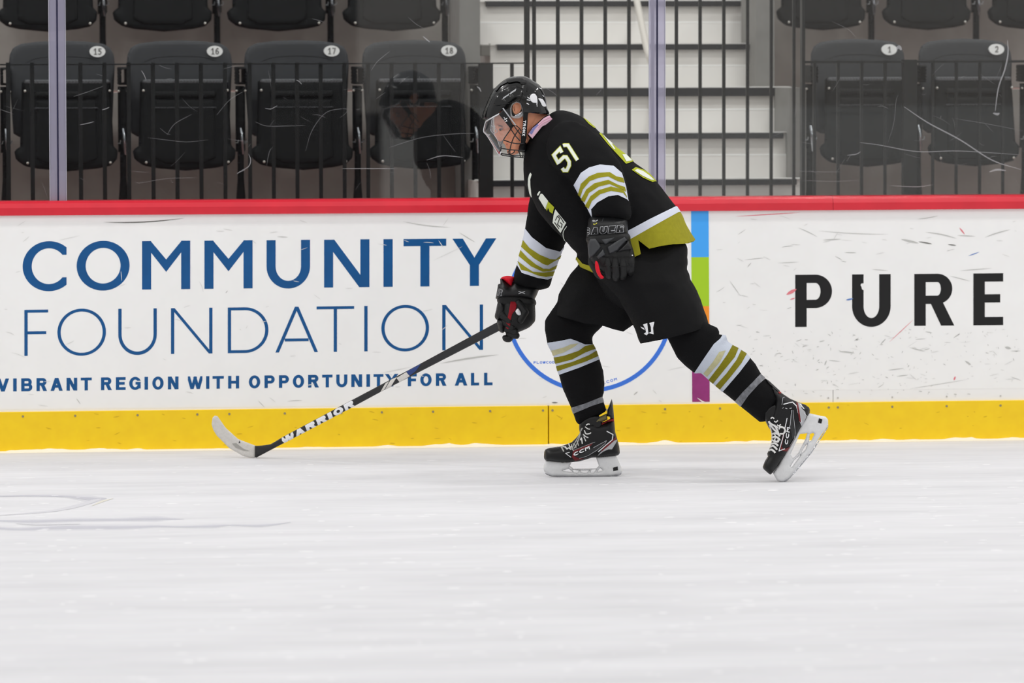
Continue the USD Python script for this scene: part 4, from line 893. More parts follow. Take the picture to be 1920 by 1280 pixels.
# ---- hockey pants
pantN = inflate([(1115, 455), (1200, 440), (1262, 444), (1287, 456), (1290.4, 466), (1290.4, 494.5), (1287.5, 503), (1292.4, 513), (1295, 523), (1304.6, 539), (1316.8, 563.6), (1323, 586), (1329, 606), (1330, 625), (1325, 650), (1260, 672), (1215, 672), (1198, 640), (1188, 615), (1180.7, 601), (1160, 560), (1130, 530), (1108, 500)], lambda x, y: np.interp(y, [440, 475, 530], [0.06, 0.085, 0.125]), 52, lambda x, y: np.interp(y, [450, 630], [YLN+.02, YLN-.03]), 7, False)
pantF = inflate([(1090, 470), (1160, 445), (1258, 445), (1280, 500), (1250, 580), (1205, 610), (1180, 640), (1150, 652), (1100, 646), (1050, 625), (1030, 600), (1037, 580), (1043.7, 565.6), (1046.5, 552), (1067, 517), (1083, 497)], lambda x, y: np.interp(y, [440, 475, 530], [0.06, 0.085, 0.115]), 45, lambda x, y: np.interp(x, [1040, 1240], [YLF+.02, YLF-.06]), 7, False)
cutN = slab(Polygon([(1060, 400), (1340, 400), (1340, 612), (1326, 612), (1300, 621.5), (1249.8, 634.7), (1201, 644), (1195, 632.6), (1180, 600), (1100, 520)]), YT-.6, YT+.6)
cutF = slab(Polygon([(1000, 400), (1340, 400), (1340, 560), (1200, 600), (1168.6, 621.5), (1150, 617), (1132, 611), (1095, 606), (1046, 592), (1020, 582)]), YT-.6, YT+.6)
pelvis = inflate([(1105, 480), (1150, 462), (1262, 458), (1278, 500), (1262, 560), (1205, 590), (1150, 570), (1115, 520)], lambda x, y: np.interp(y, [440, 475, 520], [0.10, 0.14, 0.17]), 50, YT, 7)
pv = (fabric(pantN+pelvis, 0.014, 4, 0.0055, 10.0, 21) ^ cutN)+(fabric(pantF, 0.014, 4, 0.0055, 10.0, 22) ^ cutF)
W2 = Wear(pv)
pants = part('hockey_pants', pv, 'pant_black', skater, smooth=60, label='black padded hockey pants')
o5, s5 = (1000, 460), 4.924
for pts in ([(988, 748), (1022, 762), (1030, 782), (1000, 765)], [(1012, 730), (1052, 716), (1062, 812), (1046, 830), (1020, 815), (1040, 800), (1034, 770)], [(1070, 715), (1118, 704), (1106, 760), (1110, 820), (1060, 808), (1088, 796), (1084, 750)]):
    sew(W2, pants, poly(pts, o5, s5), 'print_white', 'pant_emblem', YLN-.35, YLN, 0.0016, 'white slanted emblem on the pant leg')

# ---- socks with padding under them
sockF = inflate([(1050, 560), (1044, 566), (1032.5, 584), (1022, 600), (1021, 620), (1024.8, 642.7), (1038, 668.4), (1047.5, 703), (1055, 729), (1071, 765), (1077, 781), (1080, 792), (1088, 798), (1104, 790), (1137, 770), (1129.8, 744), (1132.7, 737), (1133.4, 720), (1131, 695), (1124.8, 673), (1117.8, 654.4), (1112, 646), (1110.7, 632.6), (1114, 626), (1132, 610), (1128, 580), (1095, 555)], 0.068, 42, lambda x, y: np.interp(y, [570, 780], [YLF+.0, YF]), 6, False)
sockN = inflate([(1235, 600), (1300, 588), (1333, 609), (1345, 614), (1351, 627), (1360.8, 628), (1364, 639.5), (1376, 649), (1390, 655.8), (1405.4, 667), (1417.5, 682.5), (1427, 699.7), (1435.5, 709), (1452, 724), (1462, 748), (1440, 789), (1424.3, 791.6), (1390, 763), (1379.7, 753.8), (1354, 734), (1328, 711.7), (1314.5, 699), (1302.3, 700), (1284, 685.4), (1270, 671), (1251.8, 635.7)], 0.072, 44, lambda x, y: np.interp(x, [1240, 1460], [YLN-.02, YR]), 6, False)
for nm, sk, o, s, white, olives, pale, tape, lbl in (
    ('far', sockF, (1010, 620), 6.4, [(60, 146), (95, 145), (250, 122), (380, 95), (450, 118), (555, 162), (650, 160), (720, 200), (780, 320), (735, 340), (480, 445), (240, 530), (200, 530), (150, 300)],
     ([(160, 325), (300, 300), (480, 240), (560, 182), (665, 160), (700, 208), (560, 260), (400, 345), (190, 398)], [(205, 427), (400, 375), (600, 295), (700, 235), (740, 292), (560, 370), (380, 430), (215, 488)]),
     [(150, 240), (300, 200), (380, 165), (478, 150), (430, 190), (300, 260), (170, 300)], [(370, 930), (560, 870), (760, 790), (800, 850), (640, 900), (405, 1000)], 'front leg'),
    ('near', sockN, (1280, 600), 5.82, [(120, 585), (240, 405), (340, 260), (410, 200), (440, 150), (520, 150), (560, 270), (750, 390), (720, 440), (620, 570), (430, 790), (330, 720), (200, 590), (170, 600)],
     ([(280, 655), (400, 500), (490, 370), (545, 270), (612, 300), (570, 400), (440, 560), (330, 695)], [(355, 718), (480, 580), (590, 430), (640, 325), (702, 362), (640, 470), (530, 610), (405, 758)]),
     [(225, 585), (330, 455), (400, 345), (470, 330), (410, 450), (265, 620)], [(565, 890), (650, 790), (750, 690), (850, 585), (910, 630), (830, 700), (720, 820), (625, 955)], 'trailing leg')):
    sv = fabric(sk, 0.011, 3, 0.0022, 16.0, 31 if nm == 'far' else 47)
    Ws = Wear(sv)
    sock = part('hockey_sock', sv, 'sock_black', skater, smooth=60, label=f'black sock with olive and white bands on the {lbl}')
    y0, y1 = (YF-.2, YF+.3) if nm == 'far' else (YR-.2, YLN+.2)
    sew(Ws, sock, poly(white, o, s), 'sock_white', 'sock_band', y0, y1, 0.0012, 'white sock band')
    for pts in olives: sew(Ws, sock, poly(pts, o, s), 'sock_olive', 'sock_stripe', y0, y1, 0.0022, 'olive sock stripe')
    sew(Ws, sock, poly(pale, o, s), 'sock_taped', 'sock_stripe', y0, y1, 0.0022, 'olive sock stripe under clear tape')
    sew(Ws, sock, poly(tape, o, s), 'clear_tape', 'shin_tape', y0, y1, 0.0020, 'shiny clear tape wound around the shin')

# ---- gloves
# near: cuff, back-hand pads, four finger rolls and a thumb around the hanging hand
Yc = lambda x, y: np.interp(y, [400, 450, 520], [YAN-.035, YAN-.05, YAN-.055])
gb = inflate([(1104, 446), (1130, 442), (1174, 438), (1184, 458), (1190, 480), (1190, 500), (1180, 512), (1142, 516), (1124, 505), (1108, 488), (1102, 466)], 0.042, 20, Yc, 5)
glove = part('glove', gb, 'glove_black', skater, smooth=60, label='black glove hanging at his side')
cf = inflate([(1104, 410), (1112, 404), (1128, 402.3), (1148, 403), (1170, 407.5), (1176, 412), (1177.5, 428), (1174, 440), (1140, 444), (1112, 445), (1101, 449), (1100, 436), (1102, 422)], 0.062, 22, Yc, 4.5)
cf2 = Wear(cf)
cuff = part('cuff', cf, 'glove_shell', glove, smooth=60, label='stiff glove cuff with outlined lettering')
op, sp = (1080, 380), 8.0
rimr = inflate([(1117, 402.4), (1126, 401.2), (1147, 402), (1150, 403.2), (1136, 404.4), (1120, 404.4)], 0.05, 2, Yc, 2.5); part('liner', rimr, 'glove_red', glove, smooth=60, label='red lining')
def outline(text, p0, p1, h, tv, th, w, shear, **k):
    g = along(text, p0, p1, h, tv, th, shear=shear, **k); return g.difference(g.buffer(-w))
lt = outline('BAUER', (1091.5, 441.5), (1169.5, 435.3), 14.0, 6.2, 4.6, 0.75, 0.22, gap=0.12)
lt = lt.intersection(box(1101, 400, 1180, 460))
for g_ in (lt,): sew(cf2, cuff, g_, 'print_silver', 'cuff_lettering', Yc(0, 430)-.1, Yc(0, 430)-.005, 0.001, 'silver outlined BAUER lettering')
for pts in ([(245, 265), (262, 258), (266, 272), (285, 260), (292, 275), (325, 250), (325, 268), (300, 280), (250, 282)],): sew(cf2, cuff, poly(pts, op, sp), 'print_silver', 'cuff_print', Yc(0, 430)-.1, Yc(0, 430), 0.001)
for pts in ([(258, 312), (284, 318), (280, 330), (262, 328)], [(290, 318), (314, 296), (314, 312), (296, 326)]): sew(cf2, cuff, poly(pts, op, sp), 'yellow_dot', 'cuff_print', Yc(0, 430)-.1, Yc(0, 430), 0.001)
sew(cf2, cuff, LineString(pp([(390, 285), (410, 228)], op, sp)).buffer(0.6), 'glove_grey', 'cuff_print', Yc(0, 430)-.1, Yc(0, 430), 0.001)
for pts, m in (([(185, 590), (210, 530), (300, 525), (385, 660), (290, 770), (200, 845), (182, 760)], 'glove_grey'), ([(360, 545), (600, 500), (620, 515), (440, 635)], 'glove_grey'), ([(460, 660), (640, 545), (735, 490), (770, 560), (620, 720), (500, 775)], 'glove_grey'),
               ([(300, 800), (410, 675), (450, 780), (340, 845)], 'glove_grey'), ([(600, 745), (780, 570), (830, 650), (840, 700)], 'glove_shell')):
    part('back_pad', inflate(poly(pts, op, sp), 0.014, 4, lambda x, y: Yc(x, y)-.040, 3, False), m, glove, smooth=60)
def finger(pts, rads, nm='finger'):
    part(nm, chain([Q(*p) for p in pts], rads, 16), 'glove_black', glove, smooth=60)
for k, t in zip(nk[:4], nt[:4]):
    pts = [k]+t
    finger(pts, [.0175, .0185, .0165, .0135])
finger([(1112, 470, YAN-.03), (1111, 492, YAN-.035), (1121, 514, YAN-.05), (1127, 519, YAN-.055)], [.019, .018, .0135, .011], 'thumb')
part('liner', inflate([(1116.5, 489), (1121, 492), (1124, 503), (1127, 513), (1132, 519), (1131, 522), (1126, 522), (1120, 514), (1116, 502)], 0.012, 4, Yc(0, 505)-.05, 2.5), 'glove_red', glove, smooth=60, label='red lining between thumb and fingers')
for y0, y1 in ((481.5, 484), (500, 502)):
    part('finger_crease', tube([Q(x, y0+(y1-y0)*0, YAN-.105+abs(x-1160)*.0003) for x in (1130, 1145, 1160, 1175, 1186)], 0.0016, 6), 'vent_dark', glove)
for x, y in ((1182.5, 463.5), (1185.5, 478.7)):
    e = trimesh.creation.icosphere(1, 0.0032); part('rivet', (np.asarray(e.vertices)+Q(x, y, Yc(x, y)-.034), e.faces), 'print_white', glove)
# far: the same glove seen from the palm side, closed on the stick
of, sf = (910, 500), 8.533
Yg = lambda x, y: np.interp(y, [520, 640], [YS, YS-.015])
fg = inflate(pp([(300, 520), (500, 500), (770, 540), (795, 620), (800, 840), (770, 900), (700, 970), (570, 1030), (470, 1060), (330, 1050), (260, 900), (250, 700)], of, sf), 0.046, 22, Yg, 5)
glove2 = part('glove', fg, 'glove_black', skater, smooth=60, label='black glove closed on the stick')
fc = inflate(pp([(238, 190), (260, 190), (330, 240), (400, 290), (480, 210), (560, 260), (820, 300), (870, 340), (820, 460), (775, 545), (600, 520), (420, 515), (215, 520), (163, 510), (185, 390), (203, 275), (240, 272)], of, sf), 0.052, 18, Yg, 4.5, False)
part('cuff', fc, 'glove_shell', glove2, smooth=60); Wc = Wear(fc)
part('liner', inflate(pp([(245, 182), (330, 145), (430, 152), (472, 180), (440, 260), (425, 330), (370, 290), (290, 215)], of, sf), 0.04, 9, Yg, 3.5), 'glove_red', glove2, smooth=60, label='red cuff lining')
sew(Wc, glove2, outline('R', pp([(190, 460)], of, sf)[0], pp([(262, 470)], of, sf)[0], 13.0, 2.6, 2.2, 0.55, 0.1), 'print_silver', 'cuff_lettering', YS-.12, YS, 0.001, 'silver letter R')
for a in ([(535, 395), (580, 408), (630, 430)], [(535, 432), (580, 412), (630, 395)]): sew(Wc, glove2, LineString(pp(a, of, sf)).buffer(0.75), 'print_silver', 'cuff_print', YS-.12, YS, 0.001)
sew(Wear(fg), glove2, spoly([(420, 510), (492, 510), (500, 600), (480, 690), (430, 760), (400, 900), (380, 1060), (300, 1050), (320, 940), (360, 800), (390, 640)], of, sf), 'glove_red_dark', 'liner', YS-.1, YS, 0.0022, 'dark red palm lining')
part('palm_patch', inflate(pp([(482, 712), (530, 668), (580, 765), (520, 772)], of, sf), 0.008, 3, lambda x, y: Yg(x, y)-.05, 2), 'print_white', glove2, smooth=60, label='small white patch on the palm')
for pts in ([(215, 540), (170, 700), (150, 800), (190, 850), (250, 840), (320, 760), (330, 600)], [(190, 850), (205, 980), (230, 1040), (300, 1050), (330, 900), (300, 830)]):
    part('back_pad', inflate(pp(pts, of, sf), 0.036, 10, Yg, 4), 'glove_shell', glove2, smooth=60)
for k, t in zip(fk, ft):
    part('thumb' if k is fk[4] else 'finger', chain([Q(*k)]+[Q(*q) for q in t], [.017, .017, .014], 16), 'glove_black', glove2, smooth=60)
part('finger', inflate(pp([(285, 1100), (460, 1095), (430, 1180), (370, 1208), (290, 1182)], of, sf), 0.02, 6, YS-.02, 3.5), 'glove_black', glove2, smooth=60)
part('wrist', inflate([(938, 552), (996, 556), (1000, 575), (940, 574)], 0.042, 8, YS, 3.5), 'glove_black', glove2, smooth=60)
part('wrist', inflate([(1106, 438), (1172, 434), (1176, 456), (1108, 460)], 0.05, 10, YAN-.05, 3.5), 'glove_black', glove, smooth=60)

# ---- helmet
hp = [(115, 560), (160, 450), (230, 300), (330, 190), (440, 115), (560, 90), (680, 95), (780, 150), (870, 215), (920, 300), (950, 400), (962, 500), (985, 560), (978, 600), (850, 582), (720, 580), (690, 650), (648, 640), (640, 620), (470, 625), (440, 590), (385, 525), (310, 592), (230, 632), (150, 662), (128, 640)]
hW = lambda x, y: np.interp(y, [140, 175, 205, 225], [0.098, 0.108, 0.105, 0.10])
hx = hp[:13]+[(1000, 680), (900, 900), (640, 1000), (330, 960), (130, 800), (100, 650)]
hx_ = list(map(tuple, curve(pp(hx, o3, s3), len(hx)*6, True)))
hs = inflate(hx_, hW, 44, YT, 3.0, False); hv, hf = welded(hs.refine_to_length(0.007)); hs = man(relax(hv, hf, 4, 0.4, -0.42), hf) ^ slab(poly([(60, 590), (60, 20), (1060, 20), (1060, 580)]+hp[12:]+[(100, 650)], o3, s3), YT-.3, YT+.3)
hs = hs-slab(poly([(470, 520), (500, 455), (555, 428), (612, 450), (638, 520), (642, 640), (560, 660), (480, 650)], o3, s3), YT-.2, YT-.079)-slab(poly([(470, 520), (500, 455), (555, 428), (612, 450), (638, 520), (642, 640), (560, 660), (480, 650)], o3, s3), YT+.079, YT+.2)
ht = arr(hs)
Hm = Wear(man(*ht))
helmet = part('helmet', ht, 'helmet_black', skater, smooth=50, label='glossy black hockey helmet')
h0, h1 = YT-.14, YT-.02
def hpatch(pts, m, nm, lift=0.0015, lb=None, both=True, lineb=None):
    g = spoly(pts, o3, s3) if lineb is None else LineString(pp(pts, o3, s3)).buffer(lineb)
    sew(Hm, helmet, g, m, nm, h0, h1, lift, lb)
hpatch([(620, 180), (690, 160), (790, 200), (880, 290), (935, 420), (950, 520), (985, 560), (975, 598), (720, 578), (650, 560), (636, 470), (600, 430), (640, 330), (600, 250)], 'helmet_black', 'rear_shell', 0.004, 'rear shell piece of the helmet')
hpatch([(300, 330), (420, 250), (560, 225), (630, 280), (600, 380), (480, 450), (360, 470), (260, 470)], 'helmet_black', 'side_ridge', 0.0045)
hpatch([(430, 130), (600, 110), (700, 150), (640, 180), (560, 160), (450, 175)], 'helmet_black', 'crown_ridge', 0.0045)
for pts in ([(610, 175), (680, 165), (690, 190), (625, 205)], [(690, 270), (705, 240), (720, 262), (700, 300)], [(560, 215), (620, 235), (640, 260), (570, 235)]): hpatch(pts, 'vent_dark', 'vent', 0.0052)
hpatch([(735, 365), (760, 330), (800, 326), (828, 360), (838, 420), (836, 470), (825, 450), (770, 440), (740, 405)], 'print_white', 'helmet_sticker', 0.0056, 'white oval sticker on the helmet back')
hpatch([(848, 392), (862, 386), (905, 398), (935, 440), (955, 492), (905, 490), (872, 430)], 'print_white', 'helmet_sticker', 0.0056, 'white block sticker on the helmet back')
for a in ([(706, 372), (740, 395)], [(700, 405), (738, 412)], [(696, 452), (722, 466)], [(826, 450), (832, 494)], [(905, 345), (922, 362)], [(862, 248), (890, 260)]): hpatch(a, 'print_white', 'helmet_sticker', 0.0056, None, lineb=0.75)
# small slanted lettering on the side shell, not legible in the picture: short white strokes
lx = np.linspace(380, 540, 11)
for k, x in enumerate(lx):
    if k == 5: continue
    y = 385-(x-380)*0.66; hpatch([(x, y+7), (x+9, y-14-(k > 5)*4)], 'print_silver', 'side_lettering', 0.0056, None, lineb=0.62)
hpatch([(280, 280), (330, 215), (440, 155)], 'boot_grey', 'side_stripe', 0.003, None, lineb=1.6)
# clear ear loop, side bracket, straps
er = curve(pp([(478, 560), (486, 480), (550, 432), (615, 452), (640, 520), (642, 590), (600, 632), (530, 640), (490, 620)], o3, s3), 36, True)
for s in (-1, 1):
    part('ear_guard', tube(P(er[:, 0], er[:, 1], YT+s*.098), 0.0048, 8, True), 'ear_clear', helmet, smooth=60, label='clear ear guard')
part('ear_pad', inflate(pp([(525, 612), (600, 572), (640, 545), (642, 580), (600, 630), (535, 640)], o3, s3), 0.008, 3, YT-.092, 2.5), 'chrome', helmet, smooth=60)
for s in (-1, 1):
    part('side_bracket', inflate(pp([(322, 598), (382, 528), (400, 545), (512, 742), (468, 778)], o3, s3), 0.006, 2.5, YT+s*.098, 2.5, False), 'helmet_trim', helmet, smooth=50, label='black side bracket of the face shield')
part('bracket_edge', tube([Q(*pp([(375, 515)], o3, s3)[0], YT-.105), Q(*pp([(545, 745)], o3, s3)[0], YT-.100)], 0.0028, 8), 'boot_silver', helmet)  # highlight along the bracket, built as a silver strip
for a in ([(390, 640), (432, 690)], [(432, 650), (392, 675)], [(405, 700), (425, 690)]): part('bracket_mark', slab(LineString(pp(a, o3, s3)).buffer(0.6), YT-.1055, YT-.1035), 'print_white', helmet, smooth=False)
strap = inflate(pp([(652, 560), (712, 560), (705, 700), (692, 900), (672, 1000), (615, 985), (618, 890), (640, 760)], o3, s3), 0.006, 2.5, lambda x, y: np.interp(y, [205, 240, 266], [YT-.101, YT-.092, YT-.080]), 3, False)
part('chin_strap', strap, 'strap_black', helmet, smooth=50, label='black chin strap with white lettering')
tx = along('TRONX', pp([(650, 678)], o3, s3)[0], pp([(634, 888)], o3, s3)[0], 5.0, 1.5, 1.3, 0.18)
part('strap_lettering', slab(tx, YT-.103, YT-.088), 'print_white', helmet, smooth=False, label='white TRONX lettering')
part('chin_cup', inflate(pp([(600, 975), (660, 955), (690, 930), (690, 1060), (660, 1110), (590, 1090), (580, 1030)], o3, s3), 0.05, 8, YT-.02, 3.5), 'strap_black', helmet, smooth=60, label='black chin cup')
# face shield: clear upper half wrapped round the face, wire cage below
mid = curve(pp([(150, 690), (128, 770), (122, 830), (165, 880), (240, 1000), (330, 1150)], o3, s3), 24)
side = curve(pp([(330, 590), (400, 690), (470, 775), (430, 860), (385, 940), (350, 1100)], o3, s3), 24)
n_ = min(len(mid), len(side)); mid, side = mid[:n_], side[:n_]
def wrap(thick):
    rows_ = []
    for t in np.linspace(-1, 1, 25):
        a = abs(t); w = 1-math.sqrt(max(0, 1-a*a)); x = mid[:, 0]+(side[:, 0]-mid[:, 0])*w; y = mid[:, 1]+(side[:, 1]-mid[:, 1])*w
        rows_.append(P(x+thick*(1-a), y, YT+np.full(n_, t*(0.096-0.001*thick))))
    return rows_
r_o, r_i = wrap(0.0), wrap(1.2)
vv = np.vstack(r_o+r_i); K = 25; ff = []
ix = lambda l, i, j: l*K*n_+i*n_+j
for i in range(K-1):
    for j in range(n_-1):
        ff += [(ix(0, i, j), ix(0, i+1, j), ix(0, i+1, j+1)), (ix(0, i, j), ix(0, i+1, j+1), ix(0, i, j+1)), (ix(1, i, j), ix(1, i+1, j+1), ix(1, i+1, j)), (ix(1, i, j), ix(1, i, j+1), ix(1, i+1, j+1))]
shield = part('face_shield', (vv, np.array(ff)), 'visor_clear', helmet, smooth=60, label='clear face shield')
part('shield_rim', tube([r[0] for r in r_o], 0.0026, 8), 'rim_clear', helmet, smooth=60); part('shield_rim', tube([r[-1] for r in r_o], 0.0022, 8), 'rim_clear', helmet, smooth=60)
part('shield_rim', tube(r_o[12], 0.0024, 8), 'rim_clear', helmet, smooth=60)
for q in ([(150, 700), (200, 660), (325, 592)], [(170, 870), (215, 880), (270, 850), (300, 830)], [(215, 800), (205, 840), (225, 868)], [(190, 740), (260, 770), (310, 830)]):
    c = curve(pp(q, o3, s3), 14); part('shield_crease', tube(P(c[:, 0], c[:, 1], YT-.03-.05*np.clip((c[:, 0]-912)/30, 0, 1)), 0.0014, 6), 'rim_clear', helmet, smooth=60)
def wires(s):
    def wy(x): return YT+s*0.094*np.sqrt(np.clip(1-(1-np.clip((x-934)/48, 0, 1))**2, 0, 1))
    for q in ([(520, 745), (450, 840), (382, 940), (342, 1040), (345, 1120), (370, 1145)], [(590, 800), (530, 890), (492, 980), (470, 1080), (470, 1130)], [(475, 785), (540, 880), (605, 955)], [(520, 748), (580, 830), (630, 890)], [(470, 780), (525, 745), (580, 770), (620, 820)],
              [(385, 940), (480, 975), (580, 990), (650, 985)], [(342, 1050), (470, 1070), (600, 1080), (665, 1082)], [(355, 1122), (480, 1140), (600, 1150), (662, 1155)], [(365, 1145), (480, 1160), (600, 1172), (662, 1178)], [(440, 1100), (470, 1130), (520, 1110), (530, 1080), (480, 1075), (445, 1095)], [(580, 1080), (600, 1120), (610, 1165)], [(640, 1085), (645, 1130), (640, 1175)]):
        c = curve(pp(q, o3, s3), 20); part('cage_wire', tube(P(c[:, 0], c[:, 1], wy(c[:, 0])), 0.0021, 6), 'cage_black', helmet, smooth=60)
for s in (-1, 1): wires(s)

# ---- skates
def skate(label, Yk, o, s, boot, toe, holder, holes, blade, plug, felt, marks_, letters, laces, tendon, extra, tongue):
    yk = Yk
    bm = inflate(boot, lambda x, y: 0.043, 15/7.5*s/ (s/1.0) if False else 13, yk, 4, False)
    Wb = Wear(bm)
    bp = Polygon(boot).buffer(0).union(Polygon(tongue).buffer(2))
    def lace_h(c):
        q = [shapely.geometry.Point(*z) for z in c]
        d = np.array([bp.boundary.distance(z) if bp.contains(z) else 0.0 for z in q])
        return 0.043*np.sqrt(1-(1-np.clip(d/13, 0, 1))**2)
    sk = part('skate', bm, 'boot_black', skater, smooth=50, label=label)
    sew(Wb, sk, Polygon(toe), 'boot_toe', 'toe_cap', yk-.06, yk+.06, 0.0018, 'black toe cap')
    part('tendon_guard', inflate(tendon, 0.03, 5, yk, 3, False), 'boot_grey', sk, smooth=50, label='dark grey tendon guard')
    hm = inflate(holder, 0.014, 5, yk, 4, False, holes=holes, flat=0.001)
    part('blade_holder', hm, 'holder_white', sk, smooth=45, label='white blade holder')
    part('blade', inflate(blade, 0.0018, 0.8, yk, 3, False, flat=0.0003), 'blade_steel', sk, smooth=30, label='steel blade')
    part('holder_plug', slab(Polygon(plug), yk-.0165, yk+.0165), 'print_black', sk, smooth=False, label='black plug in the blade holder')
    for pts in felt: part('lining', inflate(pts, 0.034, 5, yk, 3, False), 'felt_red', sk, smooth=50, label='dark red lining')
    for g, m, lift in marks_: sew(Wb, sk, g, m, 'boot_trim', yk-.06, yk-.002, lift)
    sew(Wb, sk, letters, 'print_white', 'boot_lettering', yk-.06, yk-.002, 0.0034, 'white CCM lettering')
    for pts, r, m in laces:
        c = curve(pts, 16); part('lace', tube(P(c[:, 0], c[:, 1], yk-lace_h(c)-.0012), r, 7), m, sk, smooth=60)
    part('tongue', inflate(tongue, 0.034, 5, yk, 3), 'boot_toe', sk, smooth=50)
    for pts, w, m in extra: part('ankle_pad', inflate(pts, w, 5, yk, 3, False), m, sk, smooth=50)
    return sk
o6, s6 = (1000, 740), 7.53
L6 = lambda pts, w: LineString(pp(pts, o6, s6)).buffer(w)
skate('front skate, flat on the ice', YF, o6, s6,
    pp([(155, 870), (160, 800), (178, 768), (240, 752), (340, 740), (380, 728), (450, 705), (540, 670), (620, 590), (690, 490), (700, 430), (760, 400), (850, 375), (905, 415), (1040, 385), (1140, 340), (1150, 450), (1155, 520), (1190, 640), (1215, 740), (1222, 825), (1195, 855), (1000, 878), (830, 886), (700, 925), (640, 940), (500, 955), (400, 948), (180, 925), (158, 900)], o6, s6),
    pp([(140, 880), (150, 780), (240, 740), (355, 730), (365, 800), (440, 850), (440, 960), (160, 935)], o6, s6),
    pp([(178, 918), (400, 940), (540, 940), (535, 965), (515, 1000), (570, 1043), (890, 1037), (925, 1000), (880, 875), (1165, 850), (1190, 905), (1215, 960), (1240, 1020), (1258, 1080), (1242, 1112), (1100, 1146), (600, 1152), (260, 1142), (170, 1105), (146, 1070), (142, 1030), (155, 970)], o6, s6),
    [pp(h, o6, s6) for h in ([(415, 1072), (500, 1043), (548, 1087)], [(555, 1060), (640, 1070), (620, 1100), (575, 1095)], [(660, 1070), (790, 1065), (750, 1100), (700, 1100)], [(820, 1055), (885, 1050), (850, 1100), (810, 1095)], [(903, 1087), (940, 1033), (982, 1065)])],
    pp([(160, 1104), (260, 1136), (600, 1146), (1100, 1140), (1246, 1106), (1236, 1128), (1180, 1148), (1000, 1164), (700, 1168), (400, 1166), (260, 1154), (195, 1132)], o6, s6),
    pp([(1125, 1028), (1190, 1010), (1196, 1062), (1130, 1075)], o6, s6),
    [pp([(905, 405), (1000, 380), (1090, 335), (1140, 325), (1142, 385), (1050, 390), (980, 430), (935, 445)], o6, s6)],
    [(L6([(1040, 515), (1125, 560), (1115, 635), (1050, 690), (920, 800)], 0.95), 'print_white', 0.0016), (poly([(905, 865), (960, 790), (1110, 660), (1190, 628), (1160, 690), (1110, 770), (1060, 770), (990, 800)], o6, s6), 'boot_silver', 0.0016), (poly([(945, 815), (1060, 720), (1150, 640), (1178, 625), (1165, 585), (1120, 640), (1000, 740)], o6, s6), 'boot_red', 0.0024),
     (poly([(590, 870), (700, 830), (880, 720), (1035, 640), (1010, 690), (880, 800), (760, 865), (650, 900)], o6, s6), 'boot_grey', 0.0014), (L6([(650, 898), (770, 860), (900, 780), (1010, 690), (1035, 645), (950, 690), (850, 745)], 0.45), 'boot_silver', 0.0022),
     (poly([(560, 790), (840, 680), (815, 715), (570, 820), (585, 870), (640, 895), (720, 900), (590, 935), (545, 880)], o6, s6), 'boot_red', 0.0020), (L6([(560, 785), (870, 665)], 0.35), 'boot_silver', 0.0026), (L6([(530, 880), (455, 825), (510, 812)], 0.6), 'print_white', 0.0026)],
    along('CCM', pp([(572, 868)], o6, s6)[0], pp([(800, 765)], o6, s6)[0], 6.2, 2.2, 1.9, 0.2, 0.25),
    [(pp(q, o6, s6), r, m) for q, r, m in [([(745, 430), (770, 412), (795, 415)], .0024, 'lace'), ([(730, 450), (770, 480), (800, 485)], .0022, 'lace'), ([(720, 500), (745, 550), (800, 545), (812, 530)], .0025, 'lace'), ([(705, 560), (740, 590), (775, 605)], .0024, 'lace'), ([(712, 590), (735, 640), (740, 655)], .0022, 'lace'), ([(665, 640), (680, 610), (692, 690)], .0026, 'lace'),
        ([(690, 470), (640, 590), (580, 690), (540, 770)], .0024, 'lace_grey'), ([(680, 480), (650, 600), (610, 700), (570, 760)], .0022, 'lace_grey'), ([(620, 650), (630, 690), (640, 720)], .0024, 'lace_grey'), ([(560, 690), (600, 720), (600, 750)], .0024, 'lace_grey'), ([(540, 700), (550, 760), (570, 790)], .0026, 'lace_grey'), ([(450, 730), (475, 760), (500, 750), (530, 770)], .0028, 'lace'), ([(395, 735), (415, 770), (430, 800)], .003, 'lace_grey'), ([(400, 740), (440, 735), (480, 770)], .0024, 'lace'), ([(500, 690), (520, 740), (545, 720)], .0026, 'lace')]],
    pp([(1035, 300), (1045, 215), (1085, 110), (1106, 52), (1122, 120), (1134, 240), (1142, 345), (1085, 350), (1080, 312)], o6, s6),
    [(pp([(835, 385), (900, 325), (1036, 262), (1048, 350), (970, 385), (900, 410)], o6, s6), 0.036, 'felt_tan')],
    [(1086, 796), (1098, 782), (1122, 778), (1130, 800), (1108, 816), (1090, 815)])
o7, s7 = (1400, 700), 5.818
L7 = lambda pts, w: LineString(pp(pts, o7, s7)).buffer(w)
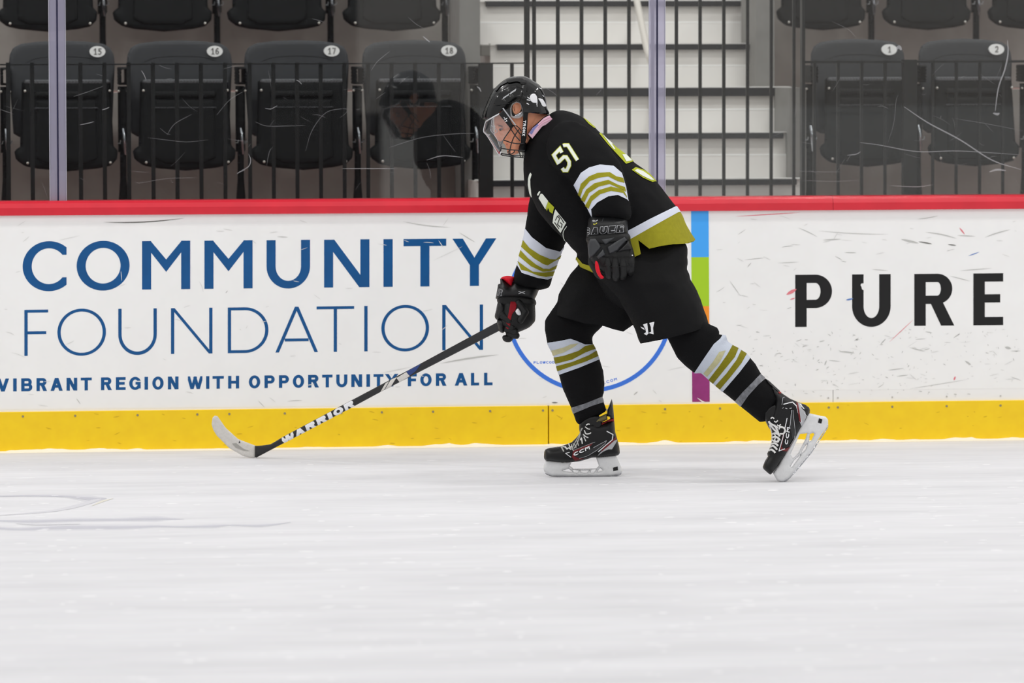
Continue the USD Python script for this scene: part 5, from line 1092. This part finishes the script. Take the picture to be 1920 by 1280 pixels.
skate('trailing skate, heel raised and toe on the ice', YR, o7, s7,
    pp([(260, 130), (300, 140), (370, 205), (470, 272), (560, 312), (640, 340), (680, 370), (692, 395), (688, 430), (640, 520), (590, 600), (525, 715), (470, 800), (420, 900), (345, 1000), (282, 1085), (258, 1098), (205, 1062), (178, 1025), (192, 975), (238, 900), (222, 875), (240, 840), (265, 780), (275, 730), (280, 650), (255, 600), (228, 525), (270, 430), (300, 300), (270, 200)], o7, s7),
    pp([(170, 1030), (225, 885), (300, 870), (380, 900), (330, 1010), (260, 1110)], o7, s7),
    pp([(660, 430), (700, 436), (780, 455), (862, 470), (886, 500), (890, 540), (875, 590), (800, 690), (700, 850), (560, 1020), (460, 1140), (400, 1182), (370, 1184), (332, 1168), (305, 1120), (285, 1085), (345, 1000), (400, 890), (480, 770), (560, 610), (600, 540)], o7, s7),
    [pp(h, o7, s7) for h in ([(478, 880), (535, 760), (580, 660), (660, 652), (640, 715), (560, 870), (505, 925)], [(690, 660), (725, 648), (738, 660), (705, 730), (682, 745)], [(480, 1012), (520, 945), (595, 880), (560, 930), (490, 1022)], [(600, 850), (640, 790), (664, 760), (640, 830), (605, 865)])],
    pp([(884, 545), (872, 596), (700, 856), (560, 1026), (460, 1142), (402, 1180), (376, 1182), (380, 1190), (405, 1190), (440, 1172), (485, 1130), (600, 1000), (722, 850), (885, 596), (892, 560)], o7, s7),
    pp([(790, 488), (826, 500), (815, 545), (778, 535)], o7, s7),
    [pp([(285, 160), (380, 205), (372, 260), (352, 345), (338, 300), (345, 230)], o7, s7)],
    [(L7([(385, 340), (395, 265), (415, 258)], 0.5), 'boot_silver', 0.0016), (L7([(405, 335), (470, 318), (500, 312), (545, 355), (560, 420), (600, 530)], 0.9), 'print_white', 0.0016), (poly([(540, 310), (600, 330), (600, 380), (640, 420), (650, 480), (600, 580), (575, 520), (555, 400)], o7, s7), 'boot_silver', 0.0014), (poly([(540, 308), (560, 320), (580, 440), (595, 535), (575, 520), (555, 400)], o7, s7), 'boot_red', 0.0022), (L7([(585, 335), (625, 385)], 0.9), 'print_white', 0.0024), (L7([(625, 430), (660, 470)], 0.45), 'print_white', 0.0024),
     (poly([(500, 390), (520, 500), (530, 680), (500, 720), (470, 560)], o7, s7), 'boot_grey', 0.0014), (L7([(490, 400), (475, 560), (460, 600)], 0.6), 'boot_silver', 0.0022), (L7([(505, 400), (530, 640), (520, 710), (470, 790)], 0.45), 'boot_silver', 0.0022),
     (poly([(440, 500), (420, 620), (380, 800), (410, 825), (470, 800), (540, 690), (500, 800), (440, 850), (370, 840), (385, 700)], o7, s7), 'boot_red', 0.0020), (L7([(440, 490), (395, 700), (352, 845), (415, 822)], 0.8), 'print_white', 0.0028), (L7([(390, 380), (400, 372)], 0.5), 'boot_silver', 0.002), (L7([(425, 378), (440, 384)], 0.6), 'print_white', 0.002), (L7([(470, 380), (488, 376)], 0.6), 'print_white', 0.002)],
    along('CCM', pp([(448, 778)], o7, s7)[0], pp([(476, 590)], o7, s7)[0], 6.2, 2.0, 1.8, 0.2, 0.1),
    [(pp(q, o7, s7), r, 'lace') for q, r in [([(262, 492), (280, 480), (300, 492)], .0026), ([(300, 520), (320, 530), (340, 512)], .0026), ([(330, 560), (350, 570), (372, 555)], .0026), ([(240, 520), (262, 560), (290, 600), (330, 640), (352, 660)], .0042), ([(255, 540), (300, 570), (340, 590)], .0038), ([(300, 560), (330, 610), (345, 650)], .004), ([(350, 580), (400, 590), (420, 625), (400, 655), (360, 658)], .0036), ([(352, 610), (360, 590), (395, 588)], .003),
        ([(280, 660), (315, 650), (350, 668), (360, 685)], .0042), ([(278, 700), (310, 690), (345, 705), (360, 730)], .0042), ([(275, 725), (300, 735), (340, 745), (345, 720)], .004), ([(270, 770), (300, 760), (330, 775), (340, 790)], .0042), ([(262, 800), (290, 790), (320, 815), (330, 830)], .0042), ([(248, 840), (270, 830), (300, 850), (310, 865)], .0042), ([(300, 650), (315, 690), (300, 740)], .003), ([(250, 560), (275, 640), (280, 690)], .0034)]],
    pp([(205, 55), (240, 75), (300, 130), (365, 190), (350, 225), (280, 165), (225, 100)], o7, s7), [], [(1432, 772), (1455, 756), (1468, 790), (1448, 806), (1437, 793)])

# ---- stick, held in the far hand, its blade on the ice
hl = G(478, 858.3); YH = float(hl[1])
Yst = lambda x, y: np.interp(x, [396, 430, 478, 975], [YH-.02, YH+.006, YH, YS-.005])
stick = thing('hockey_stick', 'black and white stick with white taped blade resting on the ice', 'hockey stick', hl)
shaft = inflate([(478, 835.5), (490, 835), (506.7, 832.7), (517, 827), (528, 820), (663, 748), (760, 696.7), (930, 605), (985, 575), (992, 590), (933, 621.7), (713, 735), (666.7, 760), (530, 831.7), (480, 858), (477.5, 856)], 0.0095, 4, Yst, 5, False, flat=0.001)
Wt = Wear(shaft)
sh = part('shaft', shaft, 'stick_black', stick, smooth=45, label='black stick shaft')
bl = inflate([(478.5, 835), (446.7, 823), (423, 801.7), (408, 780), (403, 778.5), (398.5, 783), (396.7, 795), (400, 806), (406.7, 816.7), (430, 840), (456.7, 855), (470, 858), (478.5, 858.5)], 0.005, 3, Yst, 4, False, flat=0.001)
blade_ = part('blade', bl, 'tape_white', stick, smooth=45, label='blade wrapped in white tape'); Wbl = Wear(bl)
o8, s8 = (380, 740), 5.647
for pts, m in (([(310, 515), (355, 510), (430, 570), (500, 595), (430, 590), (350, 560)], 'tape_mark'), ([(380, 510), (392, 480), (398, 510)], 'glove_grey')): sew(Wbl, blade_, poly(pts, o8, s8), m, 'tape_smudge', YH-.05, YH, 0.0008)
def along_axis(text, a, b, h, tv, th, shear): return along(text, a, b, h, tv, th, 0.16, shear, extra={'I': 0.42, 'W': 1.15})
lett = along_axis('WARRIOR', (532, 832.5), (666, 761.0), 12.4, 6.6, 3.6, 0.12)
sew(Wt, sh, lett.intersection(shapely.Polygon([(527, 815), (663, 744), (668, 762), (530, 834)])), 'print_white', 'shaft_lettering', -2.5, 0.0, 0.0009, 'white WARRIOR lettering')
o9, s9 = (380, 560), 3.0
for pts, m, lb_ in (([(1145, 410), (1228, 365), (1200, 405), (1165, 432)], 'stick_blue', 'blue flash on the shaft'), ([(1090, 445), (1145, 412), (1165, 435), (1108, 470)], 'tape_white', 'white flash on the shaft'), ([(1058, 455), (1092, 440), (1055, 500), (1024, 512)], 'tape_white', None), ([(1028, 475), (1050, 462), (1018, 516), (998, 526)], 'tape_white', None)):
    sew(Wt, sh, poly(pts, o9, s9), m, 'shaft_mark', -2.5, 0.0, 0.0009, lb_)
